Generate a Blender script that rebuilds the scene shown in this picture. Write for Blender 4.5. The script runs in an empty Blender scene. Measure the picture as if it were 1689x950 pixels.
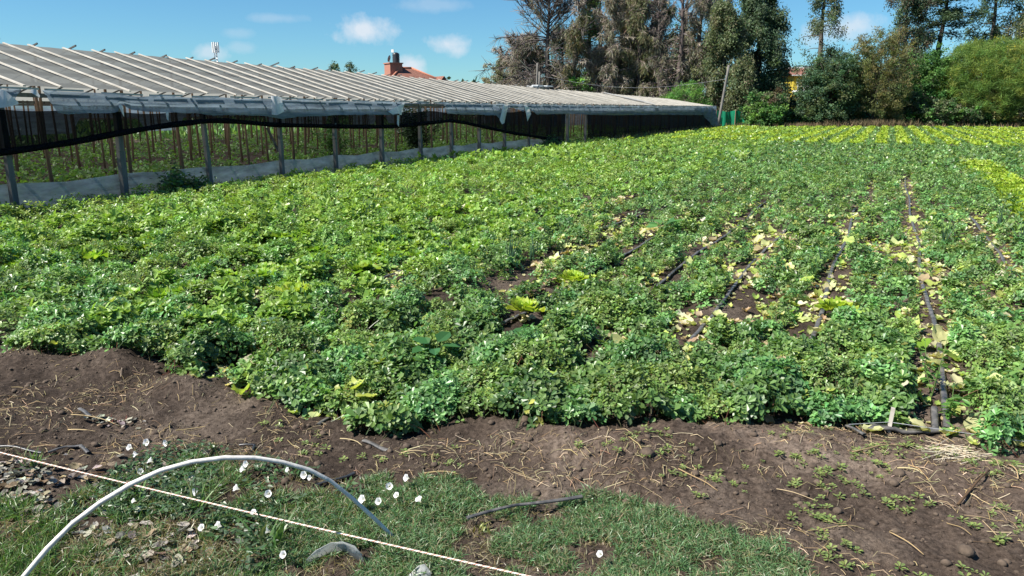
import bpy, math, random, zlib
import numpy as np
S = bpy.context.scene
rad = math.radians

# ------------------------------------------------------------------ camera
FPX, HOR, CAMH, VPX, IW, IH = 1230.0, 177.0, 1.7, 1470.0, 1689.0, 950.0
PITCH = math.atan((475 - HOR) / FPX)
YAW = math.atan((VPX - 844.5) / (FPX * math.cos(PITCH) + (475 - HOR) * math.sin(PITCH)))
cam = bpy.data.objects.new('camera', bpy.data.cameras.new('camera'))
S.collection.objects.link(cam)
cam.location = (0, 0, CAMH)
cam.rotation_euler = (math.pi / 2 - PITCH, 0, YAW)
cam.data.sensor_width = 36
cam.data.lens = FPX / IW * 36
cam.data.clip_start = 0.05
cam.data.clip_end = 3000
S.camera = cam
cp, sp = math.cos(PITCH), math.sin(PITCH)
FW = np.array([-math.sin(YAW) * cp, math.cos(YAW) * cp, -sp])
RT = np.array([math.cos(YAW), math.sin(YAW), 0.0])
UP = np.cross(RT, FW)
EYE = np.array([0, 0, CAMH])
FH = np.array([-math.sin(YAW), math.cos(YAW), 0.0])     # horizontal forward

def ray(x, y): return (x - 844.5) / FPX * RT - (y - 475) / FPX * UP + FW
def at(x, y, z=0.0):
    d = ray(x, y); return EYE + d * (z - CAMH) / d[2]
def onx(x, y, X):
    d = ray(x, y); return EYE + d * X / d[0]
def far(px, Z):
    """ground point seen at picture column px (at the horizon), Z metres ahead"""
    d = ray(px, HOR); return EYE * [1, 1, 0] + d * Z / (d @ FH) * [1, 1, 0]

# ------------------------------------------------------------------ light
SUN_AZ = YAW + rad(109)          # counted from +Y towards -X
SUN_EL = rad(50)
w = bpy.data.worlds.new('World'); S.world = w; w.use_nodes = True
nt = w.node_tree; nt.nodes.clear()
N = nt.nodes.new; LK = nt.links.new
sky = N('ShaderNodeTexSky'); sky.sky_type = 'NISHITA'; sky.sun_disc = False
sky.sun_elevation = SUN_EL; sky.sun_rotation = -SUN_AZ
sky.air_density = 1.0; sky.dust_density = 0.0; sky.ozone_density = 4.0; sky.altitude = 50
bg = N('ShaderNodeBackground'); bg.inputs[1].default_value = 0.0575
out = N('ShaderNodeOutputWorld')
tint = N('ShaderNodeMix'); tint.data_type = 'RGBA'; tint.blend_type = 'MULTIPLY'; tint.inputs[0].default_value = 1
LK(sky.outputs[0], tint.inputs[6]); tint.inputs[7].default_value = (0.52, 0.86, 1.02, 1)
cur = tint.outputs[2]
tc = N('ShaderNodeTexCoord')
nz = N('ShaderNodeTexNoise'); nz.inputs['Scale'].default_value = 26; nz.inputs['Detail'].default_value = 7; nz.inputs['Roughness'].default_value = .6
LK(tc.outputs['Generated'], nz.inputs['Vector'])
def vdot(v):
    n = N('ShaderNodeVectorMath'); n.operation = 'DOT_PRODUCT'; n.inputs[1].default_value = v
    LK(tc.outputs['Generated'], n.inputs[0]); return n.outputs['Value']
def m(op, a, b=None, c=None, clamp=False):
    n = N('ShaderNodeMath'); n.operation = op; n.use_clamp = clamp
    for i, q in enumerate((a, b, c)):
        if q is None: continue
        if isinstance(q, (int, float)): n.inputs[i].default_value = q
        else: LK(q, n.inputs[i])
    return n.outputs[0]
def cloud(px, py, rx, ry, dens, wob=0.9):
    global cur
    d = ray(px, py); d = d / np.linalg.norm(d)
    e1 = np.cross(d, [0, 0, 1]); e1 /= np.linalg.norm(e1); e2 = np.cross(e1, d)
    u = m('DIVIDE', vdot(tuple(e1)), rx / FPX); v = m('DIVIDE', vdot(tuple(e2)), ry / FPX)
    r = m('SQRT', m('ADD', m('MULTIPLY', u, u), m('MULTIPLY', v, v)))
    k = m('ADD', m('SUBTRACT', 1.0, r), m('MULTIPLY', m('SUBTRACT', nz.outputs['Fac'], .5), wob * 2.2))
    front = m('GREATER_THAN', vdot(tuple(d)), 0.5)
    mask = m('MULTIPLY', m('MULTIPLY', m('SMOOTH_MIN', m('MULTIPLY', k, 1.3, clamp=True), 1.0, .2, clamp=True), dens, clamp=True), front)
    mx = N('ShaderNodeMix'); mx.data_type = 'RGBA'
    LK(mask, mx.inputs[0]); LK(cur, mx.inputs[6]); mx.inputs[7].default_value = (6.3, 6.9, 7.6, 1)
    cur = mx.outputs[2]
for c in ((596, 50, 62, 24, .95), (737, 72, 36, 22, .85), (682, 108, 26, 20, .9), (344, 86, 26, 14, .6), (455, 30, 52, 9, .25),
          (1392, 48, 62, 26, .75), (398, 78, 26, 9, .25), (715, 8, 60, 12, .25), (392, 54, 30, 9, .2), (1720, 60, 60, 30, .5)):
    cloud(*c)
LK(cur, bg.inputs[0]); LK(bg.outputs[0], out.inputs[0])

sun = bpy.data.objects.new('sun', bpy.data.lights.new('sun', 'SUN'))
S.collection.objects.link(sun)
sun.data.energy = 4.8; sun.data.angle = rad(0.53); sun.data.color = (1.0, 0.95, 0.86)
sun.rotation_euler = (math.pi / 2 - SUN_EL, 0, SUN_AZ + math.pi)
sun.location = (-20, -5, 30)
S.view_settings.view_transform = 'Standard'; S.view_settings.look = 'None'
S.view_settings.exposure = 1.08; S.view_settings.gamma = 1
S.render.engine = 'CYCLES'
S.cycles.max_bounces = 6; S.cycles.diffuse_bounces = 3; S.cycles.transparent_max_bounces = 12
S.cycles.transmission_bounces = 4; S.cycles.glossy_bounces = 2
S.cycles.use_denoising = True

# ------------------------------------------------------------------ helpers
RNG = np.random.default_rng(7)
random.seed(7)
U = lambda a, b, n=None: RNG.uniform(a, b, n)
def vn2(x, y, seed=0):
    x = np.asarray(x, float); y = np.asarray(y, float)
    xi = np.floor(x).astype(np.int64); yi = np.floor(y).astype(np.int64)
    fx = x - xi; fy = y - yi
    fx = fx * fx * (3 - 2 * fx); fy = fy * fy * (3 - 2 * fy)
    def h(a, b):
        k = (a * 374761393 + b * 668265263 + seed * 1442695041) & 0xffffffff
        k = ((k ^ (k >> 13)) * 1274126177) & 0xffffffff
        k = k ^ (k >> 16)
        return (k & 0xffff) / 65535.0
    return (h(xi, yi) * (1 - fx) + h(xi + 1, yi) * fx) * (1 - fy) + (h(xi, yi + 1) * (1 - fx) + h(xi + 1, yi + 1) * fx) * fy
def fbm(x, y, oct=4, seed=0):
    s = 0; a = .5; t = 0
    for k in range(oct):
        s = s + a * vn2(np.asarray(x) * 2 ** k, np.asarray(y) * 2 ** k, seed + k * 17); t += a; a *= .5
    return s / t
def vn3(p, seed=0):
    return (vn2(p[..., 0] + 3.1 * np.floor(p[..., 2] * .0), p[..., 1], seed) + vn2(p[..., 1] + 11.3, p[..., 2], seed + 5) + vn2(p[..., 2] - 7.7, p[..., 0], seed + 9)) / 3
def norm(v): return v / np.maximum(np.linalg.norm(v, axis=-1, keepdims=True), 1e-9)

class Geo:
    def __init__(s): s.v = []; s.q = []; s.c = []; s.mi = []; s.n = 0
    def add(s, V, F, col=(1, 1, 1), mi=0):
        V = np.asarray(V, float).reshape(-1, 3); F = np.asarray(F, np.int64)
        col = np.asarray(col, float)
        if col.ndim == 1: col = np.broadcast_to(col, V.shape)
        s.v.append(V); s.q.append(F + s.n); s.c.append(col); s.mi.append(np.full(len(F), mi)); s.n += len(V)
        return s
    def obj(s, name, mats, parent=None, smooth=False):
        me = bpy.data.meshes.new(name)
        V = np.concatenate(s.v); C = np.concatenate(s.c)
        loops = np.concatenate([f.ravel() for f in s.q])
        sizes = np.concatenate([np.full(len(f), f.shape[1]) for f in s.q])
        MI = np.concatenate(s.mi)
        me.vertices.add(len(V)); me.vertices.foreach_set('co', V.ravel().astype(np.float32))
        me.loops.add(len(loops)); me.loops.foreach_set('vertex_index', loops.astype(np.int32))
        me.polygons.add(len(sizes))
        me.polygons.foreach_set('loop_start', np.concatenate([[0], np.cumsum(sizes)[:-1]]).astype(np.int32))
        me.polygons.foreach_set('material_index', MI.astype(np.int32))
        me.polygons.foreach_set('use_smooth', np.full(len(sizes), smooth))
        a = me.color_attributes.new('Col', 'FLOAT_COLOR', 'POINT')
        a.data.foreach_set('color', np.concatenate([C, np.ones((len(C), 1))], 1).ravel().astype(np.float32))
        me.update(calc_edges=True)
        for mt in (mats if isinstance(mats, (list, tuple)) else [mats]): me.materials.append(mt)
        o = bpy.data.objects.new(name, me); S.collection.objects.link(o)
        if parent is not None: o.parent = parent
        return o

def tag(o, label=None, cat=None, group=None, kind=None):
    if label: o['label'] = label
    if cat: o['category'] = cat
    if group: o['group'] = group
    if kind: o['kind'] = kind
    return o
def thing(name, label, cat, loc=(0, 0, 0), rz=0, group=None):
    o = bpy.data.objects.new(name, None); S.collection.objects.link(o)
    o.location = loc; o.rotation_euler = (0, 0, rz); o.empty_display_size = .2
    return tag(o, label, cat, group)
def copy_tree(o, parent=None):
    c = o.copy(); S.collection.objects.link(c)
    if parent is not None: c.parent = parent
    for ch in list(o.children): copy_tree(ch, c)
    return c

def box(g, lo, hi, col=(1, 1, 1), mi=0, M=None):
    x0, y0, z0 = lo; x1, y1, z1 = hi
    V = np.array([(x0, y0, z0), (x1, y0, z0), (x1, y1, z0), (x0, y1, z0), (x0, y0, z1), (x1, y0, z1), (x1, y1, z1), (x0, y1, z1)], float)
    if M is not None: V = V @ np.array(M)[:3, :3].T + np.array(M)[:3, 3]
    g.add(V, [(0, 3, 2, 1), (4, 5, 6, 7), (0, 1, 5, 4), (1, 2, 6, 5), (2, 3, 7, 6), (3, 0, 4, 7)], col, mi)
def beam(g, a, b, wd, ht, col=(1, 1, 1), mi=0, upv=(0, 0, 1), jit=0.0):
    a = np.asarray(a, float); b = np.asarray(b, float); t = norm(b - a)
    s_ = norm(np.cross(t, upv)); u = np.cross(s_, t)
    V = [p + s_ * i * wd / 2 + u * j * ht / 2 for p in (a, b) for i, j in ((-1, -1), (1, -1), (1, 1), (-1, 1))]
    V = np.array(V)
    if jit: V = V + RNG.normal(0, jit, V.shape)
    g.add(V, [(0, 1, 2, 3), (7, 6, 5, 4), (0, 4, 5, 1), (1, 5, 6, 2), (2, 6, 7, 3), (3, 7, 4, 0)], col, mi)
def tubes(g, P, Rr, sides=4, col=(1, 1, 1), mi=0):
    """P (n,k,3) polylines, Rr (n,k) radii, col (3,) or (n,3)"""
    P = np.asarray(P, float); Rr = np.asarray(Rr, float)
    if P.ndim == 2: P = P[None]; Rr = Rr[None]
    n, k, _ = P.shape
    T = np.empty_like(P); T[:, 1:-1] = P[:, 2:] - P[:, :-2]; T[:, 0] = P[:, 1] - P[:, 0]; T[:, -1] = P[:, -1] - P[:, -2]
    T = norm(T)
    m0 = norm(P[:, -1] - P[:, 0] + 1e-6)
    ref = np.where(np.abs(m0[:, 2:3]) > .8, np.array([[1., 0.15, 0]]), np.array([[0.1, 0, 1.]]))[:, None, :]
    A = norm(np.cross(T, ref)); B = np.cross(T, A)
    th = np.arange(sides) / sides * 2 * np.pi
    V = P[:, :, None] + Rr[:, :, None, None] * (A[:, :, None] * np.cos(th)[None, None, :, None] + B[:, :, None] * np.sin(th)[None, None, :, None])
    idx = np.arange(n * k * sides).reshape(n, k, sides)
    a = idx[:, :-1]; b = idx[:, 1:]
    F = np.stack([a, np.roll(a, -1, 2), np.roll(b, -1, 2), b], -1).reshape(-1, 4)
    col = np.asarray(col, float)
    if col.ndim == 2: col = np.repeat(col, k * sides, 0)
    g.add(V, F, col, mi)
    e = np.concatenate([idx[:, 0, ::-1], idx[:, -1]], 0)
    if sides > 2: 
        g.q.append(e + g.n - len(V.reshape(-1, 3))); g.mi.append(np.full(len(e), mi))
def leaves(g, P, D, Nn, L, Wd, fold=0.25, col=(.1, .2, .05), mi=0, bend=0.0, shape=(.3, .72, .75, .9)):
    """two-quad folded leaves: P base, D axis, Nn up-ish normal"""
    n = len(P); D = norm(D); Sd = norm(np.cross(D, Nn)); Nn = np.cross(Sd, D)
    L = np.broadcast_to(L, n)[:, None]; Wd = np.broadcast_to(Wd, n)[:, None]
    s1, w1, s2, w2 = shape
    up = Nn * fold * Wd
    dr = -bend * L * Nn
    V = np.stack([P, P + D * L * s1 + Sd * Wd * .5 * w1 + up * w1 * .5 + dr * .1, P + D * L * s2 + Sd * Wd * .5 * w2 + up * w2 * .5 + dr * .6,
                  P + D * L + dr, P + D * L * s2 - Sd * Wd * .5 * w2 + up * w2 * .5 + dr * .6, P + D * L * s1 - Sd * Wd * .5 * w1 + up * w1 * .5 + dr * .1], 1)
    b = (np.arange(n) * 6)[:, None]
    F = np.concatenate([b + [0, 1, 2, 3], b + [0, 3, 4, 5]], 0)
    col = np.asarray(col, float)
    if col.ndim == 2: col = np.repeat(col, 6, 0)
    g.add(V, F, col, mi)
def quads(g, P, D, Nn, L, Wd, col, mi=0):
    n = len(P); D = norm(D); Sd = norm(np.cross(D, Nn))
    L = np.broadcast_to(L, n)[:, None]; Wd = np.broadcast_to(Wd, n)[:, None]
    V = np.stack([P, P + D * L * .45 + Sd * Wd * .5, P + D * L, P + D * L * .45 - Sd * Wd * .5], 1)
    F = (np.arange(n) * 4)[:, None] + [0, 1, 2, 3]
    col = np.asarray(col, float)
    if col.ndim == 2: col = np.repeat(col, 4, 0)
    g.add(V, F, col, mi)
def rdir(n, zlo=-1, zhi=1):
    a = U(0, 2 * np.pi, n); z = U(zlo, zhi, n); r = np.sqrt(1 - z * z)
    return np.stack([np.cos(a) * r, np.sin(a) * r, z], 1)
def mixcol(n, cols, j=.15, wts=None):
    cols = np.array(cols, float)
    i = RNG.choice(len(cols), n, p=wts)
    return np.clip(cols[i] * (1 + RNG.normal(0, j, (n, 1))) * (1 + RNG.normal(0, j * .3, (n, 3))), 0.004, .95)

# ------------------------------------------------------------------ materials
def mat(name):
    mt = bpy.data.materials.new(name); mt.use_nodes = True
    t = mt.node_tree; return mt, t, t.nodes['Principled BSDF']
def noise_node(t, scale, detail=5, rough=.6, coord='Object', vec=None):
    n = t.nodes.new('ShaderNodeTexNoise'); n.inputs['Scale'].default_value = scale; n.inputs['Detail'].default_value = detail; n.inputs['Roughness'].default_value = rough
    if vec is None:
        c = t.nodes.new('ShaderNodeTexCoord'); vec = c.outputs[coord]
    t.links.new(vec, n.inputs['Vector']); return n
def ramp(t, fac, stops):
    r = t.nodes.new('ShaderNodeValToRGB'); e = r.color_ramp.elements
    while len(e) < len(stops): e.new(.5)
    for k, (p, c) in enumerate(stops): e[k].position = p; e[k].color = (*c, 1)
    t.links.new(fac, r.inputs[0]); return r.outputs[0]
def bump(t, b, h, strength=.4, dist=.02):
    n = t.nodes.new('ShaderNodeBump'); n.inputs['Strength'].default_value = strength; n.inputs['Distance'].default_value = dist
    t.links.new(h, n.inputs['Height']); t.links.new(n.outputs[0], b.inputs['Normal'])
def simple(name, c1, c2, scale=8, rough=.7, bs=.3, metal=0, spec=.4, stretch=None, dist=.01):
    mt, t, b = mat(name)
    c = t.nodes.new('ShaderNodeTexCoord'); vec = c.outputs['Object']
    if stretch:
        mp = t.nodes.new('ShaderNodeMapping'); mp.inputs['Scale'].default_value = stretch; t.links.new(vec, mp.inputs[0]); vec = mp.outputs[0]
    n = noise_node(t, scale, vec=vec)
    t.links.new(ramp(t, n.outputs[0], [(.3, c1), (.7, c2)]), b.inputs['Base Color'])
    b.inputs['Roughness'].default_value = rough; b.inputs['Metallic'].default_value = metal; b.inputs['Specular IOR Level'].default_value = spec
    if bs: bump(t, b, n.outputs[0], bs, dist)
    return mt
def foliage(name, rough=.45, trans=.35, spec=.4, tint=(1.15, 1.2, .6)):
    mt, t, b = mat(name)
    a = t.nodes.new('ShaderNodeAttribute'); a.attribute_name = 'Col'
    t.links.new(a.outputs['Color'], b.inputs['Base Color']); b.inputs['Roughness'].default_value = rough; b.inputs['Specular IOR Level'].default_value = spec
    if trans > 0:
        tr = t.nodes.new('ShaderNodeBsdfTranslucent'); mu = t.nodes.new('ShaderNodeMix'); mu.data_type = 'RGBA'; mu.blend_type = 'MULTIPLY'; mu.inputs[0].default_value = 1
        mu.inputs[7].default_value = (*tint, 1); t.links.new(a.outputs['Color'], mu.inputs[6]); t.links.new(mu.outputs[2], tr.inputs[0])
        mx = t.nodes.new('ShaderNodeMixShader'); mx.inputs[0].default_value = trans
        t.links.new(b.outputs[0], mx.inputs[1]); t.links.new(tr.outputs[0], mx.inputs[2]); t.links.new(mx.outputs[0], t.nodes['Material Output'].inputs[0])
    return mt
def film(name, col, trans_amt, transl=.45, rough=.35, var=.25, scale=3, stretch=None):
    """thin plastic sheet: diffuse + translucent + partly see-through"""
    mt, t, b = mat(name)
    c = t.nodes.new('ShaderNodeTexCoord'); vec = c.outputs['Object']
    if stretch:
        mp = t.nodes.new('ShaderNodeMapping'); mp.inputs['Scale'].default_value = stretch; t.links.new(vec, mp.inputs[0]); vec = mp.outputs[0]
    n = noise_node(t, scale, 6, .65, vec=vec)
    dk = tuple(x * (1 - var) for x in col)
    co = ramp(t, n.outputs[0], [(.25, dk), (.75, col)])
    t.links.new(co, b.inputs['Base Color']); b.inputs['Roughness'].default_value = rough; b.inputs['Specular IOR Level'].default_value = .35
    bump(t, b, n.outputs[0], .3, .03)
    tr = t.nodes.new('ShaderNodeBsdfTranslucent'); t.links.new(co, tr.inputs[0])
    tp = t.nodes.new('ShaderNodeBsdfTransparent'); tp.inputs[0].default_value = (.92, .95, .97, 1)
    m1 = t.nodes.new('ShaderNodeMixShader'); m1.inputs[0].default_value = transl
    t.links.new(b.outputs[0], m1.inputs[1]); t.links.new(tr.outputs[0], m1.inputs[2])
    m2 = t.nodes.new('ShaderNodeMixShader'); m2.inputs[0].default_value = trans_amt
    t.links.new(m1.outputs[0], m2.inputs[1]); t.links.new(tp.outputs[0], m2.inputs[2]); t.links.new(m2.outputs[0], t.nodes['Material Output'].inputs[0])
    return mt
M_leaf = foliage('weed_leaf', .38, .36, .48)
M_lettuce = foliage('lettuce_leaf', .42, .42, .4, (1.1, 1.12, .5))
M_tree = foliage('tree_foliage', .6, .42, .25, (1.1, 1.12, .75))
M_dry = foliage('dry_matter', .85, .12, .15, (1, .95, .8))
M_bark = foliage('bark', .9, 0, .15)
M_plain = foliage('plain_matte', .7, 0, .3)
M_wood = simple('weathered_wood', (.10, .092, .082), (.20, .19, .172), 12, .85, .5, stretch=(1, 1, .12))
M_postin = simple('brown_post_wood', (.15, .09, .06), (.30, .20, .13), 10, .9, .5, stretch=(1, 1, .12))
M_batten = simple('pale_batten', (.36, .33, .28), (.60, .56, .49), 9, .8, .3, stretch=(.2, 1, 1))
M_darkwood = simple('dark_wood', (.05, .05, .05), (.12, .115, .11), 9, .9, .3)
M_black = simple('black_plastic', (.012, .013, .016), (.045, .045, .048), 30, .38, .2, spec=.6)
M_tape = simple('dusty_tape', (.02, .022, .026), (.16, .15, .14), 22, .42, .3, spec=.6)
M_pipe = simple('grey_pipe', (.50, .48, .44), (.74, .71, .66), 30, .55, .25)
M_roof = film('roof_film', (.36, .365, .335), .15, .56, .5, .2, 1.6, (.6, 3, 1))
M_curtain = film('curtain_film', (.31, .41, .52), .13, .5, .28, .75, 3.0, (1, .35, 2.5))
M_skirt = film('skirt_film', (.56, .66, .70), .18, .45, .32, .75, 3.5, (1, .5, 2))
M_scrap = film('scrap_film', (.62, .64, .62), .25, .4, .2, .3, 18)
M_net = film('shade_net', (.010, .011, .013), .08, .1, .95, .4, 3, (1, .6, 3))
M_net.node_tree.nodes['Principled BSDF'].inputs['Specular IOR Level'].default_value = .03
M_green = film('green_mesh', (.015, .42, .22), .05, .4, .5, .6, 2.2, (2.2, 2.2, .25))
M_brick = simple('salmon_render', (.30, .135, .095), (.38, .18, .13), 6, .9, .2)
M_yellow = simple('yellow_render', (.40, .31, .03), (.50, .39, .04), 4, .85, .1)
M_white = simple('white_paint', (.6, .6, .58), (.8, .8, .78), 5, .7, .1)
M_metal = simple('grey_metal', (.3, .31, .32), (.48, .49, .5), 8, .45, .1, metal=.5)
M_glass = simple('dark_glass', (.02, .025, .03), (.05, .055, .06), 3, .1, 0, spec=.8)
M_stone = simple('clod_earth', (.05, .036, .026), (.12, .088, .064), 24, .95, .8)
def tile_mat(name, c1, c2):
    mt, t, b = mat(name)
    c = t.nodes.new('ShaderNodeTexCoord')
    wv = t.nodes.new('ShaderNodeTexWave'); wv.inputs['Scale'].default_value = 2.2; wv.bands_direction = 'DIAGONAL'; wv.inputs['Distortion'].default_value = 1.5; wv.inputs['Detail'].default_value = 3
    t.links.new(c.outputs['Object'], wv.inputs[0])
    n = noise_node(t, 5, 6, .7)
    t.links.new(ramp(t, n.outputs[0], [(.3, c1), (.68, c2)]), b.inputs['Base Color']); b.inputs['Roughness'].default_value = .85
    bump(t, b, wv.outputs[0], .8, .06); return mt
M_tile = tile_mat('clay_tile', (.15, .055, .038), (.28, .13, .09))
M_cap = simple('ridge_cap', (.34, .12, .07), (.46, .2, .13), 8, .85, .2)

# ------------------------------------------------------------------ ground
EX = np.array([-40, -9, -7, -5.6, -4.7, -4.2, -3.6, -2.9, -2.45, -2.15, -1.9, -1.45, -.93, -.4, .0, .44, .8, 3, 40])
EY = np.array([2.6, 2.7, 2.85, 2.97, 2.98, 3.22, 3.02, 2.96, 2.95, 3.05, 3.34, 3.28, 3.72, 3.98, 4.14, 4.3, 4.3, 4.5, 6])
def edge(x): return np.interp(x, EX, EY) + .22 * (vn2(np.asarray(x) * 3.1, np.asarray(x) * 0 + 4.2, 3) - .5) + .26 * (vn2(np.asarray(x) * 6.3, np.asarray(x) * 0 + 9.2, 6) - .5)
ROWS = [.46, -.36, -1.15, -1.83, -2.6, -3.42, -3.92, -4.46, -5.2, -5.9, -6.7, 1.28, 2.05, 2.85, 3.65]
# x, y0, y1, half width of the open soil along that row
OPEN = [(.46, 4.2, 8.5, .17), (.46, 8.5, 20.5, .15), (-.36, 5.2, 8.6, .17), (-.36, 8.6, 13.2, .11), (-1.15, 5.1, 6.3, .15), (-1.15, 6.3, 10.8, .10), (-1.83, 6.9, 9.0, .13), (-1.83, 9, 14, .12),
        (1.28, 8.4, 13.4, .14), (-3.92, 4.2, 5.5, .10), (-4.46, 6.1, 7.0, .12), (-5.8, 9.0, 10.0, .16), (-6.7, 11.6, 13.2, .2), (-3.4, 9.8, 11.6, .16), (-2.6, 5.3, 6.6, .12), (-2.6, 8, 9.6, .1), (-3.2, 6.5, 7.4, .1), (-.2, 14, 19, .12)]
MOUNDS = [(*at(985, 752)[:2], .42, .24, .15), (*at(1120, 735)[:2], .34, .22, .08), (*at(190, 612)[:2], .36, .24, .16), (*at(310, 650)[:2], .3, .2, .10), (*at(430, 675)[:2], .25, .18, .07),
          (*at(1290, 740)[:2], .5, .25, .07), (*at(1600, 790)[:2], .5, .3, .07), (*at(830, 710)[:2], .3, .15, .06), (*at(40, 605)[:2], .3, .2, .10), (*at(700, 760)[:2], .3, .2, .04)]
def gz(x, y, fine=True):
    x = np.asarray(x, float); y = np.asarray(y, float)
    near = np.clip(1.6 - np.hypot(x, y) / 25, 0, 1)
    z = .07 * (fbm(x * .7, y * .7, 3, 11) - .5) * near
    infield = np.clip((y - edge(x)) / .4, 0, 1) * (x > -12.6)
    z = z + infield * .03 * np.cos(2 * np.pi * (x - .46) / .8) * near
    for mx, my, rx, ry, hh in MOUNDS:
        d = np.hypot((x - mx) / rx, (y - my) / ry * .9)
        z = z + hh * .8 * np.exp(-d * d * 1.3) * (.75 + .5 * vn2(x * 9, y * 9, 5))
    if fine:
        d = np.hypot(x, y); f = np.clip(1.3 - d / 12, 0, 1)
        a = fbm(x * 9, y * 9, 4, 21); b = vn2(x * 30, y * 30, 33)
        z = z + f * (.044 * (a - .5) + .018 * np.maximum(vn2(x * 17, y * 17, 35) - .55, 0) + .034 * np.maximum(b - .5, 0) + .012 * (vn2(x * 48, y * 48, 41) - .5))
    return z
def grow(a0, a1, st, lo, hi, g=1.055):
    c = list(np.arange(a0, a1, st)); L = []; x = a0; s = st
    while x > lo: s *= g; x -= s; L.append(x)
    Rr = []; x = c[-1]; s = st
    while x < hi: s *= g; x += s; Rr.append(x)
    return np.array(L[::-1] + c + Rr)
gx = grow(-5.6, 2.0, .018, -900, 900); gy = grow(1.0, 5.2, .018, -300, 1500)
GX, GY = np.meshgrid(gx, gy)
GZ = gz(GX, GY)
# dry crumbly soil is paler: the mound tops and the trodden strip on the right, damp elsewhere
DRY = .85 + .55 * np.clip((GX + 2.0) / 2.5, 0, 1) * (fbm(GX * 1.5, GY * 1.5, 3, 23) + .3)
for mx, my, rx, ry, hh in MOUNDS: DRY = DRY + (.75 if mx > -1.6 else .15) * np.exp(-np.hypot((GX - mx) / rx, (GY - my) / ry) ** 2 * 1.2)
DRY = np.repeat(DRY.ravel()[:, None], 3, 1)
g = Geo(); nx, ny = len(gx), len(gy); ix = np.arange(nx * ny).reshape(ny, nx)
g.add(np.stack([GX, GY, GZ], -1), np.stack([ix[:-1, :-1], ix[:-1, 1:], ix[1:, 1:], ix[1:, :-1]], -1).reshape(-1, 4), DRY)
mt, t, b = mat('soil')
n1 = noise_node(t, 1.3, 6, .65); n2 = noise_node(t, 45, 6, .7); n3 = noise_node(t, 220, 3, .6)
c1 = ramp(t, n1.outputs[0], [(.34, (.033, .025, .020)), (.5, (.066, .051, .041)), (.66, (.130, .106, .087))])
c2 = ramp(t, n2.outputs[0], [(.34, (.38, .35, .33)), (.66, (1.5, 1.45, 1.4))])
mu = t.nodes.new('ShaderNodeMix'); mu.data_type = 'RGBA'; mu.blend_type = 'MULTIPLY'; mu.inputs[0].default_value = 1
t.links.new(c1, mu.inputs[6]); t.links.new(c2, mu.inputs[7]); at_ = t.nodes.new('ShaderNodeAttribute'); at_.attribute_name = 'Col'; mu2 = t.nodes.new('ShaderNodeMix'); mu2.data_type = 'RGBA'; mu2.blend_type = 'MULTIPLY'; mu2.inputs[0].default_value = 1; t.links.new(mu.outputs[2], mu2.inputs[6]); t.links.new(at_.outputs['Color'], mu2.inputs[7]); t.links.new(mu2.outputs[2], b.inputs['Base Color'])
b.inputs['Roughness'].default_value = .95; b.inputs['Specular IOR Level'].default_value = .15
ad = t.nodes.new('ShaderNodeMath'); t.links.new(n2.outputs[0], ad.inputs[0]); t.links.new(n3.outputs[0], ad.inputs[1])
bump(t, b, ad.outputs[0], .8, .012)
tag(g.obj('ground', mt, smooth=True), kind='structure')

# ------------------------------------------------------------------ greenhouse
WX = -12.9
def eave(y): return np.interp(y, [0, 7.5, 10, 13, 17.5, 25, 37, 62.5], [2.12, 2.07, 2.0, 1.97, 1.93, 1.9, 1.85, 1.80])
def ridge(y): return np.interp(y, [0, 10, 32, 62.5], [3.06, 2.97, 2.72, 2.36])
Y0, Y1, HB, NB = 1.0, 62.5, 3.6, 3
gh = thing('greenhouse', 'long low greenhouse of grey plastic film on wooden posts beside the field', 'greenhouse', (WX, Y0, 0))
def part(geo, name, mt, smooth=False, parent=gh):
    """geo is in world coordinates; move under the thing's base"""
    for k in range(len(geo.v)): geo.v[k] = geo.v[k] - np.array([WX, Y0, 0])
    return geo.obj(name, mt, parent, smooth)
def sheet(g, ys, top, bot, nz_, xf, col=(1, 1, 1)):
    """hanging sheet along Y; top/bot arrays per ys; xf(y,t) -> X"""
    T = np.linspace(0, 1, nz_)
    Yg, Tg = np.meshgrid(ys, T, indexing='ij')
    Z = top[:, None] * (1 - Tg) + bot[:, None] * Tg
    X = xf(Yg, Tg)
    i = np.arange(Yg.size).reshape(Yg.shape)
    ok = (bot < top - .02)
    q = np.stack([i[:-1, :-1], i[1:, :-1], i[1:, 1:], i[:-1, 1:]], -1)
    q = q[(ok[:-1] | ok[1:])]
    g.add(np.stack([X, Yg, Z], -1), q.reshape(-1, 4), col)
# roof sheets
for bnum in range(NB):
    for side in (0, 1):
        xa = WX - bnum * 2 * HB - (0 if side == 0 else 2 * HB); xb = WX - bnum * 2 * HB - HB
        ys = np.arange(Y0, Y1 + .01, .1625); ts = np.linspace(0, 1, 8)
        Yg, Tg = np.meshgrid(ys, ts, indexing='ij')
        sag = -.035 * np.abs(np.sin(np.pi * (Yg - Y0) / .65)) * np.sin(np.pi * np.clip(Tg, .05, .95))
        Z = eave(Yg) * (1 - Tg) + ridge(Yg) * Tg + sag + .03 * (fbm(Yg * .5, Tg * 3, 3, 60 + bnum) - .5)
        X = xa * (1 - Tg) + xb * Tg
        i = np.arange(Yg.size).reshape(Yg.shape)
        g = Geo(); g.add(np.stack([X, Yg, Z], -1), np.stack([i[:-1, :-1], i[1:, :-1], i[1:, 1:], i[:-1, 1:]], -1).reshape(-1, 4))
        part(g, 'roof_sheet', M_roof, True)
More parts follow.
